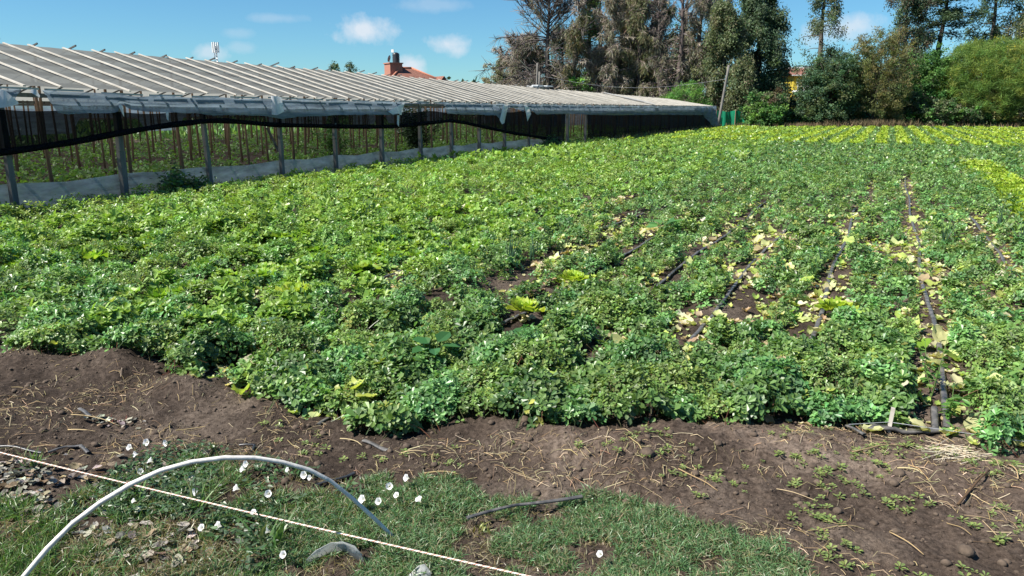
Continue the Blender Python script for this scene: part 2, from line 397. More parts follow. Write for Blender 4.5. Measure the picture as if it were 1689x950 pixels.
# battens on the slope in view
for k in range(95):
    y = Y0 + .3 + k * .65 + U(-.05, .05)
    if y > Y1: break
    g = Geo(); dy = U(-.08, .08)
    ov = U(.02, .13)
    sl = np.array([HB, 0, -(ridge(y) - eave(y))]); sl = sl / np.linalg.norm(sl)
    a = np.array([WX, y, eave(y) + .012]) + sl * ov; c = np.array([WX - HB, y + dy, ridge(y) + .012 + U(0, .02)])
    mid = (a + c) / 2 + [0, U(-.03, .03), U(-.01, .012)]
    wd = U(.034, .05)
    beam(g, a, mid, wd, .024); beam(g, mid + [-.003, 0, .004], c, wd * .95, .024)
    part(g, 'batten', M_batten)
# rafters of the far slope whose ends poke past the ridge
for k in range(78):
    y = Y0 + .5 + k * .8 + U(-.15, .15)
    if y > Y1 - .3: break
    g = Geo(); s = (ridge(y) - eave(y)) / HB
    ext = U(.10, .26)
    beam(g, (WX - 2 * HB + .1, y - .1, eave(y) - .03), (WX - HB + ext, y + .05, ridge(y) + s * ext - .02 + U(0, .05)), .028, .032)
    part(g, 'rafter', M_darkwood)
# eave rail, purlins, valley beams
for (xx, zz, nm) in ((WX - .03, -.10, 'eave_rail'), (WX - .9, .13, 'purlin'), (WX - 1.8, .38, 'purlin'), (WX - 2.7, .63, 'purlin'), (WX - HB, .88, 'ridge_beam'), (WX - 2 * HB, -.10, 'valley_beam'), (WX - 4 * HB, -.10, 'valley_beam')):
    g = Geo(); ys = np.linspace(Y0, Y1, 22)
    for a, c in zip(ys[:-1], ys[1:]):
        z0 = eave(a) + zz * (ridge(a) - eave(a)) if zz > 0 else eave(a) + zz
        z1 = eave(c) + zz * (ridge(c) - eave(c)) if zz > 0 else eave(c) + zz
        beam(g, (xx, a, z0 - .05), (xx, c + .02, z1 - .05), .05, .07)
    part(g, nm, M_wood)
for k in range(60):
    y = Y0 + k * 1.02 + U(-.05, .05); L_ = U(.7, 1.0)
    if y + L_ > Y1: break
    g = Geo(); d = U(.0, .03); beam(g, (WX + .10, y, eave(y) - .045 - d), (WX + .10, y + L_, eave(y + L_) - .045 - U(0, .03)), .012, .032); part(g, 'eave_lath', M_batten)
# front posts
PY = [onx(p, q, WX)[1] for p, q in ((20, 300), (203, 290), (345, 285), (465, 272), (553, 265), (630, 258), (694, 252), (745, 248), (791, 244), (833, 240), (872, 236))]
PY = [PY[0] - 4.2, PY[0] - 2.1] + PY
while PY[-1] < 28.5: PY.append(PY[-1] + 2.1)
DOOR = (onx(936, 215, WX)[1], onx(965, 215, WX)[1])
PY += [DOOR[0], DOOR[1]]
y = DOOR[1] + 2.2
while y < Y1 - .4: PY.append(y); y += 2.2
PY.append(Y1)
for y in PY:
    g = Geo(); r = U(.045, .055)
    x = WX + U(-.015, .015); lean = U(-.03, .03)
    P = np.array([[x, y, -.15], [x + lean * .3, y + lean * .4, .9], [x + lean * .5, y + lean, float(eave(y)) - .06]])
    beam(g, P[0], P[1], r * 1.9, r * 1.9, jit=.004, upv=(1, 0, 0)); beam(g, P[1], P[2], r * 1.8, r * 1.8, jit=.004, upv=(1, 0, 0))
    part(g, 'front_post', M_wood)
g = Geo(); p = onx(440, 210, WX - .5); q = onx(460, 250, WX - .3); beam(g, p, q, .05, .05); part(g, 'brace', M_darkwood)
# door frame
g = Geo(); d0, d1 = DOOR
beam(g, (WX, d0, 1.55), (WX, d1, 1.55), .05, .06); part(g, 'door_lintel', M_wood)
# inner posts: nearest hundred as parts, the rest as one part
IN = []
for i in range(1, 12):
    for j in range(36):
        xx = WX - i * 1.8 + U(-.14, .14); yy = Y0 + .6 + j * 1.72 + (i % 2) * .8 + U(-.25, .25)
        if yy < Y1 - .3: IN.append((math.hypot(xx, yy), xx, yy, i))
vis = lambda x, y: abs(math.atan2((np.array([x, y, 0]) @ RT), (np.array([x, y, 0]) @ FH))) < rad(37)
IN = [q for q in IN if vis(q[1], q[2])] + [q for q in IN if not vis(q[1], q[2])]
INv = sorted(q for q in IN if vis(q[1], q[2])); INo = [q for q in IN if not vis(q[1], q[2])]
rest = Geo()
for k, (d, xx, yy, i) in enumerate(INv + INo):
    g = Geo() if k < 100 else rest
    tt = ((WX - xx) % (2 * HB)) / HB; tt = tt if tt <= 1 else 2 - tt
    top = float(eave(yy) + tt * (ridge(yy) - eave(yy))) - .08; r = U(.022, .037)
    lx, ly = U(-.08, .08), U(-.1, .1)
    tubes(g, [[(xx, yy, -.1), (xx + lx * .6, yy + ly * .4, top * .5), (xx + lx, yy + ly, top)]], [[r * 1.1, r, r * .85]], 6)
    if k < 100: part(g, 'inner_post', M_postin, True)
tag(part(rest, 'inner_post_thicket', M_postin, True), kind='stuff')
# upper film curtain
def prof(pts, X):
    q = [onx(a, c, X) for a, c in pts]; return np.array([p[1] for p in q]), np.array([p[2] for p in q])
cb = [(-260, 184), (-60, 176), (-4, 172), (26, 166), (31, 141), (68, 145), (80, 166), (95, 186), (108, 188), (150, 187), (186, 186), (194, 184), (199, 171), (212, 180), (240, 184), (276, 185), (330, 187), (345, 190), (400, 190), (440, 191), (462, 196), (500, 192), (560, 190), (600, 189), (640, 190), (656, 189),
      (664, 172), (700, 171), (732, 172), (737, 187), (760, 189), (818, 190), (829, 203), (838, 178), (846, 178), (862, 184), (870, 177), (885, 189), (930, 188), (1010, 190), (1080, 189), (1172, 190)]
cy, cz = prof(cb, WX + .16)
ys = np.arange(Y0, Y1, .07)
top = eave(ys) - .075 - .035 * np.sin(ys * 2.4) ** 2 * vn2(ys * 1.1, ys * 0, 6)
bot = np.minimum(np.interp(ys, cy, cz) + .02 * (vn2(ys * 6, ys * 0, 8) - .5), top - .015)
g = Geo()
sheet(g, ys, top, bot, 7, lambda Y, T: WX + .15 + .05 * T * (1.2 - T) + .06 * T * (fbm(Y * 1.3, T * 1.5, 3, 70) - .4) + .03 * np.sin(T * 14 + 3 * fbm(Y * .4, T * 0, 2, 3)) * (fbm(Y * .6, T, 2, 71)))
part(g, 'film_curtain', M_curtain, True)
# torn flaps of the curtain
def flap(pts, dx, name='torn_flap'):
    V = np.array([onx(a, c, WX + dd) for a, c, dd in pts]); n = len(V) // 2
    g = Geo(); F = [(i, i + 1, n + i + 1, n + i) for i in range(n - 1)]
    g.add(V, F); part(g, name, M_scrapw, True)
M_scrapw = film('torn_film', (.84, .85, .85), .05, .3, .25, .3, 8)
flap([(447, 158, .14), (452, 158, .22), (464, 160, .2), (449, 174, .2), (458, 175, .3), (469, 178, .22), (448, 190, .18), (456, 191, .26), (468, 187, .2)][0:3] + [(448, 189, .18), (457, 190, .3), (469, 184, .2)], 0)
flap([(0, 146, .2), (12, 152, .24), (30, 168, .2), (-4, 178, .2), (10, 177, .3), (30, 172, .22)], 0)
flap([(52, 147, .18), (60, 148, .2), (66, 158, .2), (50, 152, .22), (57, 156, .26), (65, 161, .2)], 0)
flap([(195, 174, .18), (199, 172, .2), (203, 175, .2), (199, 182, .22), (202, 188, .26), (205, 193, .2)], 0)
flap([(273, 184, .18), (275, 184, .2), (278, 185, .2), (275, 196, .22), (277, 199, .26), (278, 200, .2)], 0)
flap([(640, 184, .18), (655, 175, .2), (668, 168, .2), (648, 189, .22), (656, 187, .26), (662, 190, .2)], 0)
flap([(655, 190, .18), (657, 190, .2), (659, 190, .2), (655, 204, .22), (657, 208, .26), (658, 209, .2)], 0)
flap([(830, 172, .18), (834, 172, .2), (838, 173, .2), (824, 198, .22), (828, 205, .26), (832, 203, .2)], 0)
flap([(864, 172, .18), (869, 174, .2), (873, 178, .2), (868, 188, .22), (870, 200, .26), (876, 188, .2)], 0)
# shade net
nb = [(-260, 290), (-20, 259), (0, 256), (60, 248), (130, 237), (200, 223), (270, 211), (338, 203), (370, 202), (420, 206), (450, 209), (540, 211), (620, 212), (655, 211), (700, 206), (745, 201), (770, 205), (800, 212), (850, 222), (900, 230), (931, 236), (933, 150), (964, 150), (966, 237), (1010, 230), (1060, 222), (1110, 216), (1190, 211)]
nyy, nzz = prof(nb, WX + .085)
ys = np.arange(Y0, Y1, .1)
nbz = np.interp(ys, nyy, nzz); nbz[(ys > DOOR[0] - .05) & (ys < DOOR[1] + .05)] = 3
tops = np.full_like(ys, 0) + eave(ys) - .33 - .05 * np.sin(ys * 1.4) ** 2
tops = np.where(ys < 11.5, tops - .04, tops)
g = Geo()
sheet(g, ys, tops, np.minimum(np.maximum(nbz, .02), tops), 9, lambda Y, T: WX + .085 + .02 * T * np.sin(Y * 1.9) + .05 * (fbm(Y * .9, T * 3, 3, 80) - .5))
part(g, 'shade_net', M_net, True)
ok = (nbz < tops - .1) & (ys < DOOR[0] - .8)
yy = ys[ok][::3]; P = np.stack([WX + .085 + .02 * np.sin(yy * 1.9), yy, np.maximum(nbz[ok][::3], .05) + .04], 1)
g = Geo(); tubes(g, P, .045 + .02 * vn2(yy * 2, yy * 0, 4), 7)
part(g, 'net_roll', M_net, True)
# lower film skirt
ys = np.arange(Y0, onx(931, 239, WX)[1], .12)
posts = np.array(sorted(PY)); nearest = np.abs(ys[:, None] - posts[None]).min(1)
tops = .48 - .05 * np.clip(nearest, 0, 1.0) + .03 * (vn2(ys * 1.2, ys * 0, 9) - .5)
g = Geo(); sheet(g, ys, tops, np.full_like(ys, .0), 6, lambda Y, T: WX - .085 + .02 * np.sin(T * 3) + .05 * (fbm(Y * 1.1, T * 1.2, 3, 90) - .5))
part(g, 'film_skirt', M_skirt, True)
# end wall and the far back wall
g = Geo(); xs = np.linspace(0, 1, 30)
Xe = WX + .3 - xs * (2 * HB * NB + .3)
tt = ((WX - Xe) % (2 * HB)) / HB; tt = np.where(tt <= 1, tt, 2 - tt)
ztop = eave(Y1) + np.clip(tt, 0, 1) * (ridge(Y1) - eave(Y1)) - .03
V = np.concatenate([np.stack([Xe, np.full(30, Y1 + .05), ztop], 1), np.stack([Xe + .05, Y1 + .35 + .1 * np.sin(np.arange(30)), np.full(30, 0.)], 1)])
g.add(V, [(i, i + 1, 31 + i, 30 + i) for i in range(29)]); part(g, 'end_film', M_curtain, True)
g = Geo(); ys = np.arange(55.5, Y1 + .2, .25); f = (ys - 55.5) / 7
sheet(g, ys, eave(ys) - .05, np.interp(ys, [55.5, 58, 60.5, 63], [1.5, 1.3, .35, .02]), 6, lambda Y, T: WX + .12 + .55 * T * ((Y - 55.5) / 7) ** 2 + .06 * np.sin(Y * 3 + T * 4))
part(g, 'corner_drape', M_curtain, True)
g = Geo(); ys = np.arange(Y0, Y1, .5); xb = WX - 2 * HB * NB
sheet(g, ys, eave(ys) - .1, np.where(vn2(ys * .4, ys * 0, 5) > .45, .5, 1.2), 3, lambda Y, T: xb + .05 * np.sin(Y)); part(g, 'rear_film', M_curtain, True)
g = Geo(); P_ = onx(888, 139, WX - HB)
for k in range(5): box(g, (P_[0] - .1, P_[1] - 1.2 + k * .6, ridge(P_[1]) + .02 + .02 * k), (P_[0] + .25, P_[1] - .5 + k * .62, ridge(P_[1]) + .10 + .05 * (k % 2)))
part(g, 'white_patch', M_scrapw)
ya, yb = onx(1012, 154, WX - HB)[1], onx(1078, 171, WX)[1]; g = Geo(); kk = np.linspace(0, 1, 12)
ce = np.stack([WX - HB * kk, yb + (ya - yb) * kk * .3 + 0 * kk, eave(yb + (ya - yb) * kk * .3) * (1 - kk) + ridge(yb + (ya - yb) * kk * .3) * kk + .09], 1); wv = .35 + .25 * vn2(kk * 4, kk * 0, 3)
g.add(np.concatenate([ce - np.stack([0 * kk, wv, 0 * kk], 1), ce + np.stack([0 * kk, wv, 0 * kk], 1)]), [(i, i + 1, 13 + i, 12 + i) for i in range(11)]); part(g, 'white_patch', M_scrapw)

# ------------------------------------------------------------------ tools for stems and foliage
def grow_branch(base, d0, L, k=6, bend=(0, 0, 0), wob=.12):
    """(k,3) polyline"""
    p = np.array(base, float); d = norm(np.array(d0, float)); P = [p.copy()]
    for i in range(k - 1):
        d = norm(d + np.array(bend) / (k - 1) + RNG.normal(0, wob, 3) / (k - 1) * 2)
        p = p + d * L / (k - 1); P.append(p.copy())
    return np.array(P)
def sample_lines(P, n, lo=.3, hi=1.0):
    """n points along polylines P (m,k,3)"""
    m_, k, _ = P.shape
    i = RNG.integers(0, m_, n); t = U(lo, hi, n) * (k - 1.001); j = np.minimum(t.astype(int), k - 2); f = (t - j)[:, None]
    return P[i, j] * (1 - f) + P[i, j + 1] * f, norm(P[i, j + 1] - P[i, j])

def tree(name, label, px, Z, top, half, kind, pal, base_y=None, bare=.0, seed=None, group=None, dens=1.0, bark=(.10, .085, .07), trunk_px=None):
    """top: picture row of the tip, half: half width in picture columns"""
    global RNG
    RNG = np.random.default_rng(zlib.crc32(label.encode()) + 5)
    half *= {'dead': 1.48, 'cypress': 1.25, 'weeping': 1.15, 'cedar': 1.15}.get(kind, 1)
    s = Z / FPX
    B = far(px, Z); hgt = CAMH + (HOR - top) * s; R_ = half * s
    th = thing(name, label, 'tree' if kind not in ('bush', 'feather', 'willowbush') else 'bush', tuple(B), 0, group)
    wood = Geo(); fol = Geo()
    lean = RNG.normal(0, .02, 2)
    def trunk_at(z): return np.stack([lean[0] * z + .12 * np.sin(z * .5 + px), lean[1] * z + .1 * np.cos(z * .45 + px) - .1, z], -1)
    def trunk(r0, ztop, zb=-.1):
        zz = np.linspace(zb, ztop, 12); tubes(wood, trunk_at(zz), r0 * (1 - .93 * np.clip(zz / ztop, 0, 1)) , 8, bark)
    if kind == 'dead':
        trunk(.26 + hgt * .006, hgt)
        n = int((120 if px == 906 else 64) * max(.6, hgt / 12)); LB = []
        for i in range(n):
            z = hgt * U(.12, .985); f = z / hgt
            prof_ = R_ * (1.05 - .75 * f) if f > .25 else R_ * (.6 + 1.2 * f)
            L = prof_ * U(.6, 1.15); a = U(0, 2 * np.pi)
            up_ = .75 if f > .55 else (.3 if f > .4 else -.05)
            LB.append(grow_branch(trunk_at(z), (math.cos(a), math.sin(a), up_), L, 6, (0, 0, .35 if f > .55 else -.55), .25))
        LB = np.array(LB); tubes(wood, LB, np.linspace(1, .25, 6)[None] * U(.04, .075, (n, 1)), 4, mixcol(n, [bark, np.array(bark) * 1.6]))
        nt_ = int(2400 * dens)
        p, d = sample_lines(LB, nt_, .25, 1)
        dd = norm(d * .9 + rdir(nt_) * .9 + [0, 0, .15 if bare > .5 else -.25]); L = U(.25, .8, nt_) * R_ / 4
        P3 = np.stack([p, p + dd * L[:, None] * .5 + RNG.normal(0, .03, (nt_, 3)), p + dd * L[:, None] + [0, 0, -.1 * (1 - bare)]], 1)
        tubes(wood, P3, np.array([[.026, .019, .010]]) * U(.7, 1.4, (nt_, 1)), 3, mixcol(nt_, [np.array(bark) * 1.4, (.16, .14, .12)] if bare > .6 else [np.array(bark) * 1.9, (.40, .35, .29), (.27, .23, .19)], .2))
        # hanging dry sprays
        nf = int(15000 * dens * (1 - bare)); 
        if nf:
            p, d = sample_lines(LB[LB[:, 0, 2] < hgt * (.9 - bare * .35)], nf, .3, 1)
            cl = vn2(p[:, 0] * 1.1 + px, p[:, 2] * 1.1, 3) > .36
            p = p[cl]; nf = len(p)
            p = p + RNG.normal(0, .16, (nf, 3)) - np.stack([U(0, 0, nf), U(0, 0, nf), np.abs(RNG.normal(0, .35, nf))], 1)
            quads(fol, p, np.stack([RNG.normal(0, .45, nf), RNG.normal(0, .45, nf), -U(.2, 1, nf)], 1), rdir(nf), U(.25, .7, nf), U(.03, .065, nf), mixcol(nf, pal, .25))
    elif kind in ('cypress', 'weeping'):
        trunk(.22 + hgt * .008, hgt * .97)
        n = int(60 * max(.6, hgt / 12)); LB = []
        zlo = .09 if kind == 'cypress' else .12
        for i in range(n):
            f = U(zlo, .98); z = hgt * f
            L = R_ * (min(1, .65 + f * 2) * (1.08 - .72 * f ** 1.6)) * U(.55, 1.12); a = U(0, 2 * np.pi)
            LB.append(grow_branch(trunk_at(z), (math.cos(a), math.sin(a), .35), L, 6, (0, 0, -.9), .3))
        LB = np.array(LB); tubes(wood, LB, np.linspace(1, .3, 6)[None] * U(.025, .06, (n, 1)), 4, bark)
        # clumps hang from the limbs
        nc = int((460 if kind == 'cypress' else 230) * dens * max(.7, hgt / 12)); c, d = sample_lines(LB, nc, .3, 1.0)
        per = 60; sz = U(.35, .75, nc)
        i = np.repeat(np.arange(nc), per); nf = len(i)
        o_ = RNG.normal(0, 1, (nf, 3)) * [.42, .42, .62] * sz[i][:, None]; o_[:, 2] -= sz[i] * .45
        p = c[i] + o_
        cb_ = mixcol(nc, pal, .22)
        quads(fol, p, np.stack([RNG.normal(0, .55, nf), RNG.normal(0, .55, nf), -U(.1, 1, nf)], 1), rdir(nf), U(.13, .32, nf), U(.06, .13, nf), np.clip(cb_[i] * (1 + RNG.normal(0, .2, (nf, 1))), .004, .9))
    elif kind == 'cedar':
        trunk(.4, hgt)
        LB = []
        for i in range(34):
            f = U(.2, .99); z = hgt * f; L = R_ * (1.1 - .75 * f) * U(.4, 1.2); a = U(0, 2 * np.pi)
            LB.append(grow_branch(trunk_at(z), (math.cos(a), math.sin(a), U(.05, .5)), L, 6, (0, 0, -.5), .4))
        LB = np.array(LB); tubes(wood, LB, np.linspace(1, .3, 6)[None] * U(.04, .08, (len(LB), 1)), 4, bark)
        nc = int(330 * dens); c, d = sample_lines(LB, nc, .3, 1.05); per = 55
        i = np.repeat(np.arange(nc), per); nf = len(i)
        p = c[i] + RNG.normal(0, 1, (nf, 3)) * [.46, .46, .2]
        cb_ = mixcol(nc, pal, .2)
        quads(fol, p, rdir(nf, -.35, .35), rdir(nf, .2, 1), U(.15, .32, nf), U(.06, .12, nf), np.clip(cb_[i] * (1 + RNG.normal(0, .2, (nf, 1))), .004, .9))
    else:   # broadleaf crowns and bushes made of leaf clumps on real limbs
        cbm = .32 if kind == 'broad' else .03
        zc = hgt * (.62 if kind == 'broad' else .5)
        ztr = hgt * (.75 if kind == 'broad' else .6)
        trunk(.10 + hgt * .012, ztr)
        n = 60; LB = []
        for i in range(n):
            f = U(.06, .7); z = ztr * f; a = U(0, 2 * np.pi); el = U(.1, 1.6)
            tgt = np.array([math.cos(a) * R_ * U(.5, 1), math.sin(a) * R_ * U(.5, 1), hgt * (cbm + (1 - cbm) * U(.15, .97))])
            rr = math.hypot(tgt[0], tgt[1]) / R_; tgt[2] = min(tgt[2], hgt * (cbm + (1 - cbm) * (.55 + .45 * math.sqrt(max(0, 1 - rr * rr * .95)))))
            b0 = trunk_at(z); v = tgt - b0
            P = np.array([b0 + v * q + np.array([0, 0, .25 * math.sin(q * math.pi) * np.linalg.norm(v) * .4]) + RNG.normal(0, .05, 3) for q in np.linspace(0, 1, 6)]); P[0] = b0
            LB.append(P)
        LB = np.array(LB); tubes(wood, LB, np.linspace(1, .25, 6)[None] * U(.02, .05, (n, 1)), 4, bark)
        low = LB[RNG.random(len(LB)) < .4].copy(); low[:, :, 2] *= .3; low[:, 1:, :2] *= 1.05; LB = np.concatenate([LB, low])
        if kind == 'feather':
            nc = int(700 * dens); dv = rdir(nc, -.75, 1); dr_ = 1 + .22 * (vn3(dv * 3.1 + px, 4) - .5) * 2
            c = np.array([0, 0, hgt * .44]) + dv * np.array([R_, R_, hgt * .54]) * (dr_ * np.where(U(0, 1, nc) < .7, U(.86, 1.02, nc), U(.4, .9, nc)))[:, None]; c[:, 2] = np.maximum(c[:, 2], .15)
            per = 60; i = np.repeat(np.arange(nc), per); nf = len(i)
            dd = norm(np.stack([RNG.normal(0, .6, nf), RNG.normal(0, .6, nf), U(-.25, 1, nf)], 1)); L = U(.22, .6, nf)
            p = c[i] + RNG.normal(0, .16, (nf, 3)); p[:, 2] = np.maximum(p[:, 2], .05)
            quads(fol, p, dd, rdir(nf), L, U(.018, .04, nf), np.clip(mixcol(nc, pal, .16)[i] * (1 + RNG.normal(0, .15, (nf, 1))), .004, .9))
            nf = 700; p, d = sample_lines(LB, nf, .85, 1.1); p = p + RNG.normal(0, .25, (nf, 3)) + [0, 0, .3]
            quads(fol, p, rdir(nf), rdir(nf), .13, .10, mixcol(nf, [(.45, .36, .03), (.35, .32, .04)]))
        else:
            nc = int((300 if kind == 'broad' else 260) * dens); c, d = sample_lines(LB, nc, .4, 1.08)
            if kind != 'broad':
                m2 = int(nc * .5); dv = rdir(m2, -.8, 1); dr_ = 1 + .35 * (vn3(dv * 2.6 + px, 8) - .5) * 2
                c2 = np.array([0, 0, hgt * .44]) + dv * np.array([R_ * .95, R_ * .95, hgt * .5]) * (dr_ * U(.7, 1.0, m2))[:, None]; c = np.concatenate([c[:nc - m2], c2])
            c = c[c[:, 2] > .1]; nc = len(c)
            per = 46; sz = U(.25, .62, nc) * (1 if kind == 'broad' else .85) * max(.6, R_ / 3)
            i = np.repeat(np.arange(nc), per); nf = len(i)
            o_ = RNG.normal(0, .5, (nf, 3)) * sz[i][:, None] * [1, 1, .85]
            p = c[i] + o_; p[:, 2] = np.where(p[:, 2] < .04, U(.04, .3, nf), p[:, 2])
            cb_ = mixcol(nc, pal, .2)
            if kind == 'willowbush': dd = np.stack([RNG.normal(0, .5, nf), RNG.normal(0, .5, nf), U(-.2, 1, nf)], 1); ll, ww = U(.16, .34, nf), U(.035, .07, nf)
            else: dd = np.stack([RNG.normal(0, .8, nf), RNG.normal(0, .8, nf), U(-.9, .5, nf)], 1); ll, ww = U(.12, .24, nf), U(.08, .15, nf)
            quads(fol, p, dd, rdir(nf, .0, 1), ll, ww, np.clip(cb_[i] * (1 + RNG.normal(0, .18, (nf, 1))), .004, .9))
    wood.obj('trunk', M_bark, th, True)
    if fol.n: fol.obj('crown', M_tree, th)
    return th
G_ = lambda *c: [tuple(x) for x in c]
brown = G_((.29, .265, .205), (.34, .305, .235), (.23, .235, .155), (.26, .23, .19))
brgrn = G_((.195, .215, .111), (.234, .221, .130), (.163, .195, .091), (.260, .221, .156))
olive = G_((.133, .176, .087), (.176, .206, .108), (.108, .150, .077), (.193, .200, .117))
dark = G_((.052, .098, .052), (.070, .121, .066), (.084, .136, .070), (.042, .079, .047))
cyp = G_((.091, .150, .085), (.121, .183, .101), (.076, .123, .080), (.134, .177, .097))
green = G_((.076, .183, .052), (.108, .226, .064), (.061, .146, .047), (.129, .257, .064))
bright = G_((.117, .264, .058), (.166, .321, .069), (.098, .215, .058))
yolive = G_((.205, .195, .074), (.166, .186, .069), (.234, .205, .098), (.117, .156, .058))
feath = G_((.135, .235, .055), (.19, .275, .06), (.11, .20, .055), (.24, .29, .065))
bluish = G_((.079, .146, .081), (.067, .125, .071), (.101, .168, .081), (.113, .158, .067))
tree('dead_conifer', 'tall dead conifer with bare upswept top behind the greenhouse', 906, 76, -42, 92, 'dead', brown, bare=.86, dens=2.4, bark=(.085, .075, .07))
tree('dying_conifer', 'drooping rusty brown conifer at the left end of the tree line', 850, 78, 78, 46, 'dead', brown, bare=0, dens=1.3)
tree('brown_shrub_tree', 'low brown and olive tree leaning out left over the greenhouse roof', 822, 79, 102, 30, 'bush', brgrn + brown, dens=.6)
tree('dying_conifer', 'shaggy brown and olive conifer just left of the bare topped conifer', 876, 79, 64, 44, 'dead', brgrn + brown, bare=0, dens=1.5)
tree('dying_conifer', 'low spreading brown conifer farthest left in the tree line', 832, 80, 94, 34, 'dead', brgrn + brown, bare=0, dens=1.1)
tree('dying_conifer', 'tall grey green dying conifer behind the green shelved one', 966, 81, -30, 34, 'dead', brgrn + olive, bare=.12, dens=1.2, bark=(.12, .1, .085))
tree('dying_conifer', 'tall shaggy grey conifer behind the pale double trunk', 1022, 83, -60, 36, 'dead', brgrn + brown, bare=.1, dens=1.4, bark=(.12, .1, .085))
tree('dying_conifer', 'tall thin grey green conifer behind the slender bare tree', 1088, 82, -50, 34, 'dead', brgrn + olive, bare=.15, dens=1.2, bark=(.12, .1, .085))
tree('dying_conifer', 'tall grey conifer filling the gap left of the olive cypress', 1166, 80, -50, 30, 'dead', brgrn + olive, bare=.1, dens=1.1, bark=(.12, .1, .085))
tree('dead_thicket', 'tangle of grey brown dead branches behind the roof, left part', 985, 77, 92, 44, 'dead', brown, bare=.2, dens=1.3, bark=(.17, .145, .12))
tree('dead_thicket', 'tangle of grey brown dead branches behind the roof, right part', 1045, 76, 70, 52, 'dead', brown, bare=.2, dens=1.6, bark=(.17, .145, .12))
tree('dead_sapling', 'bare twiggy dead tree between the brown conifers and the green leafy tree', 1070, 78, -5, 40, 'dead', brown, bare=.5, dens=1.2, bark=(.12, .1, .09))
tree('dark_evergreen', 'dark evergreen in the shadow right of the bare topped conifer', 930, 82, 48, 34, 'cypress', dark, dens=.8)
tree('dying_conifer', 'slim dying conifer with ochre tufts right of the bare topped conifer', 945, 74, 18, 30, 'dead', brgrn + G_((.16, .125, .05)), bare=.1, dens=.8)
tree('olive_shrub', 'small olive green shrub behind the roof right of the dead conifer trunk', 952, 73, 112, 22, 'bush', olive + bright, dens=.5)
tree('green_topped_conifer', 'thin conifer with a few green shelves of needles near its top', 985, 78, -20, 50, 'cedar', olive + bright, dens=.26, bark=(.12, .1, .085))
tree('dead_conifer', 'pale bare double trunked conifer in a tangle of brown twigs', 1006, 75, -50, 40, 'dead', brown, bare=.25, dens=1.2, bark=(.15, .125, .105))
tree('dead_conifer', 'bushy grey brown dead conifer left of the broken dark trunk', 1034, 77, -30, 42, 'dead', brown + brgrn, bare=0, dens=1.5)
tree('dying_conifer', 'dark trunked dying conifer with hanging brown sprays and green hints', 1054, 74, -45, 36, 'dead', brgrn, bare=.05, dens=1.3, bark=(.06, .05, .045))
tree('dead_sapling', 'slender bare dead tree before the dark green foliage', 1086, 73, 10, 28, 'dead', brown, bare=.7, dens=.8, bark=(.12, .1, .09))
tree('leafy_tree', 'dark green leafy tree behind the dead conifers', 1092, 84, 52, 40, 'broad', green, dens=1.2)
tree('dead_conifer', 'bare straight dead trunk, left one of a close pair', 1116, 72, -60, 26, 'dead', brown, bare=.9, dens=.6, bark=(.10, .08, .075))
tree('dead_conifer', 'bare thin dead trunk, right one of a close pair', 1124, 76, -40, 22, 'dead', brown, bare=.9, dens=.5, bark=(.14, .12, .1))
tree('leafy_tree', 'rounded mid green tree behind the weeping brown conifer', 1142, 82, 28, 46, 'broad', green + olive, dens=1.4)
tree('dead_conifer', 'dead conifer with a weeping brown lower skirt and bare upper trunk', 1151, 73, -60, 32, 'dead', brown, bare=.35, dens=1.1, bark=(.09, .075, .07))
tree('leafy_bush', 'bright green leafy bush by the far end of the greenhouse roof', 1130, 69, 136, 42, 'willowbush', bright, dens=.9)
tree('olive_cypress', 'olive cypress with weeping sprays just right of the greenhouse end', 1186, 71, 18, 40, 'cypress', olive, dens=1.3)
tree('tall_cypress', 'tall dark cypress, broadest of the tree line, right of the leaning pole', 1243, 73, -75, 47, 'cypress', cyp, dens=2.6, bark=(.05, .045, .04))
tree('olive_cypress', 'lower olive cypress right behind the leaning pole', 1222, 69, 100, 30, 'cypress', olive, dens=.8)
tree('leafy_bush', 'mixed green and reddish bush below the yellow house', 1262, 65.6, 146, 38, 'bush', olive + green + G_((.10, .07, .045)), dens=1.0)
tree('leafy_bush', 'round bright green bush at the field edge below the yellow house', 1262, 64.5, 166, 30, 'bush', green + bright, dens=.8)
tree('weeping_conifer', 'tall narrow weeping conifer standing alone against the sky', 1344, 78, -80, 40, 'weeping', cyp + olive, dens=.75, bark=(.11, .10, .085))
tree('dark_tree', 'dense bluish dark green tree right of the yellow house', 1368, 65.5, 88, 50, 'bush', bluish, dens=2.2)
tree('dark_tree', 'bluish dark green shrubby tree touching the yellowish bush', 1385, 67.5, 82, 40, 'bush', bluish + dark, dens=1.5)
tree('olive_bush', 'tall yellowish olive bush with upright twigs mid right of the tree line', 1444, 65.5, 46, 50, 'willowbush', yolive, dens=2.0)
tree('dead_cypress', 'half dead cypress with bare pale top and brown drapes', 1482, 74, -40, 44, 'cypress', cyp + G_((.10, .085, .06), (.13, .11, .08)), dens=.9, bark=(.17, .15, .125))
tree('cedar_tree', 'dark cedar with flat spreading tiers of branches', 1535, 76, -50, 62, 'cedar', dark + cyp, dens=1.1, bark=(.06, .05, .045))
tree('glossy_tree', 'glossy green broad leaved tree left of the feathery bush', 1528, 68, 74, 42, 'bush', green, dens=1.6)
tree('leafy_bush', 'low dark green bush below the glossy leaved tree', 1500, 66, 146, 30, 'bush', green + dark, dens=.9)
tree('leafy_bush', 'low grey green shrub in front of the feathery bush', 1544, 65, 158, 30, 'bush', olive + green, dens=.8)
tree('feathery_bush', 'big feathery yellow green bush with yellow flowers on the right', 1630, 67, 70, 78, 'feather', feath, dens=2.4)
tree('feathery_bush', 'feathery yellow green bush cut by the right picture edge', 1705, 69, 60, 60, 'feather', feath, dens=1.6)
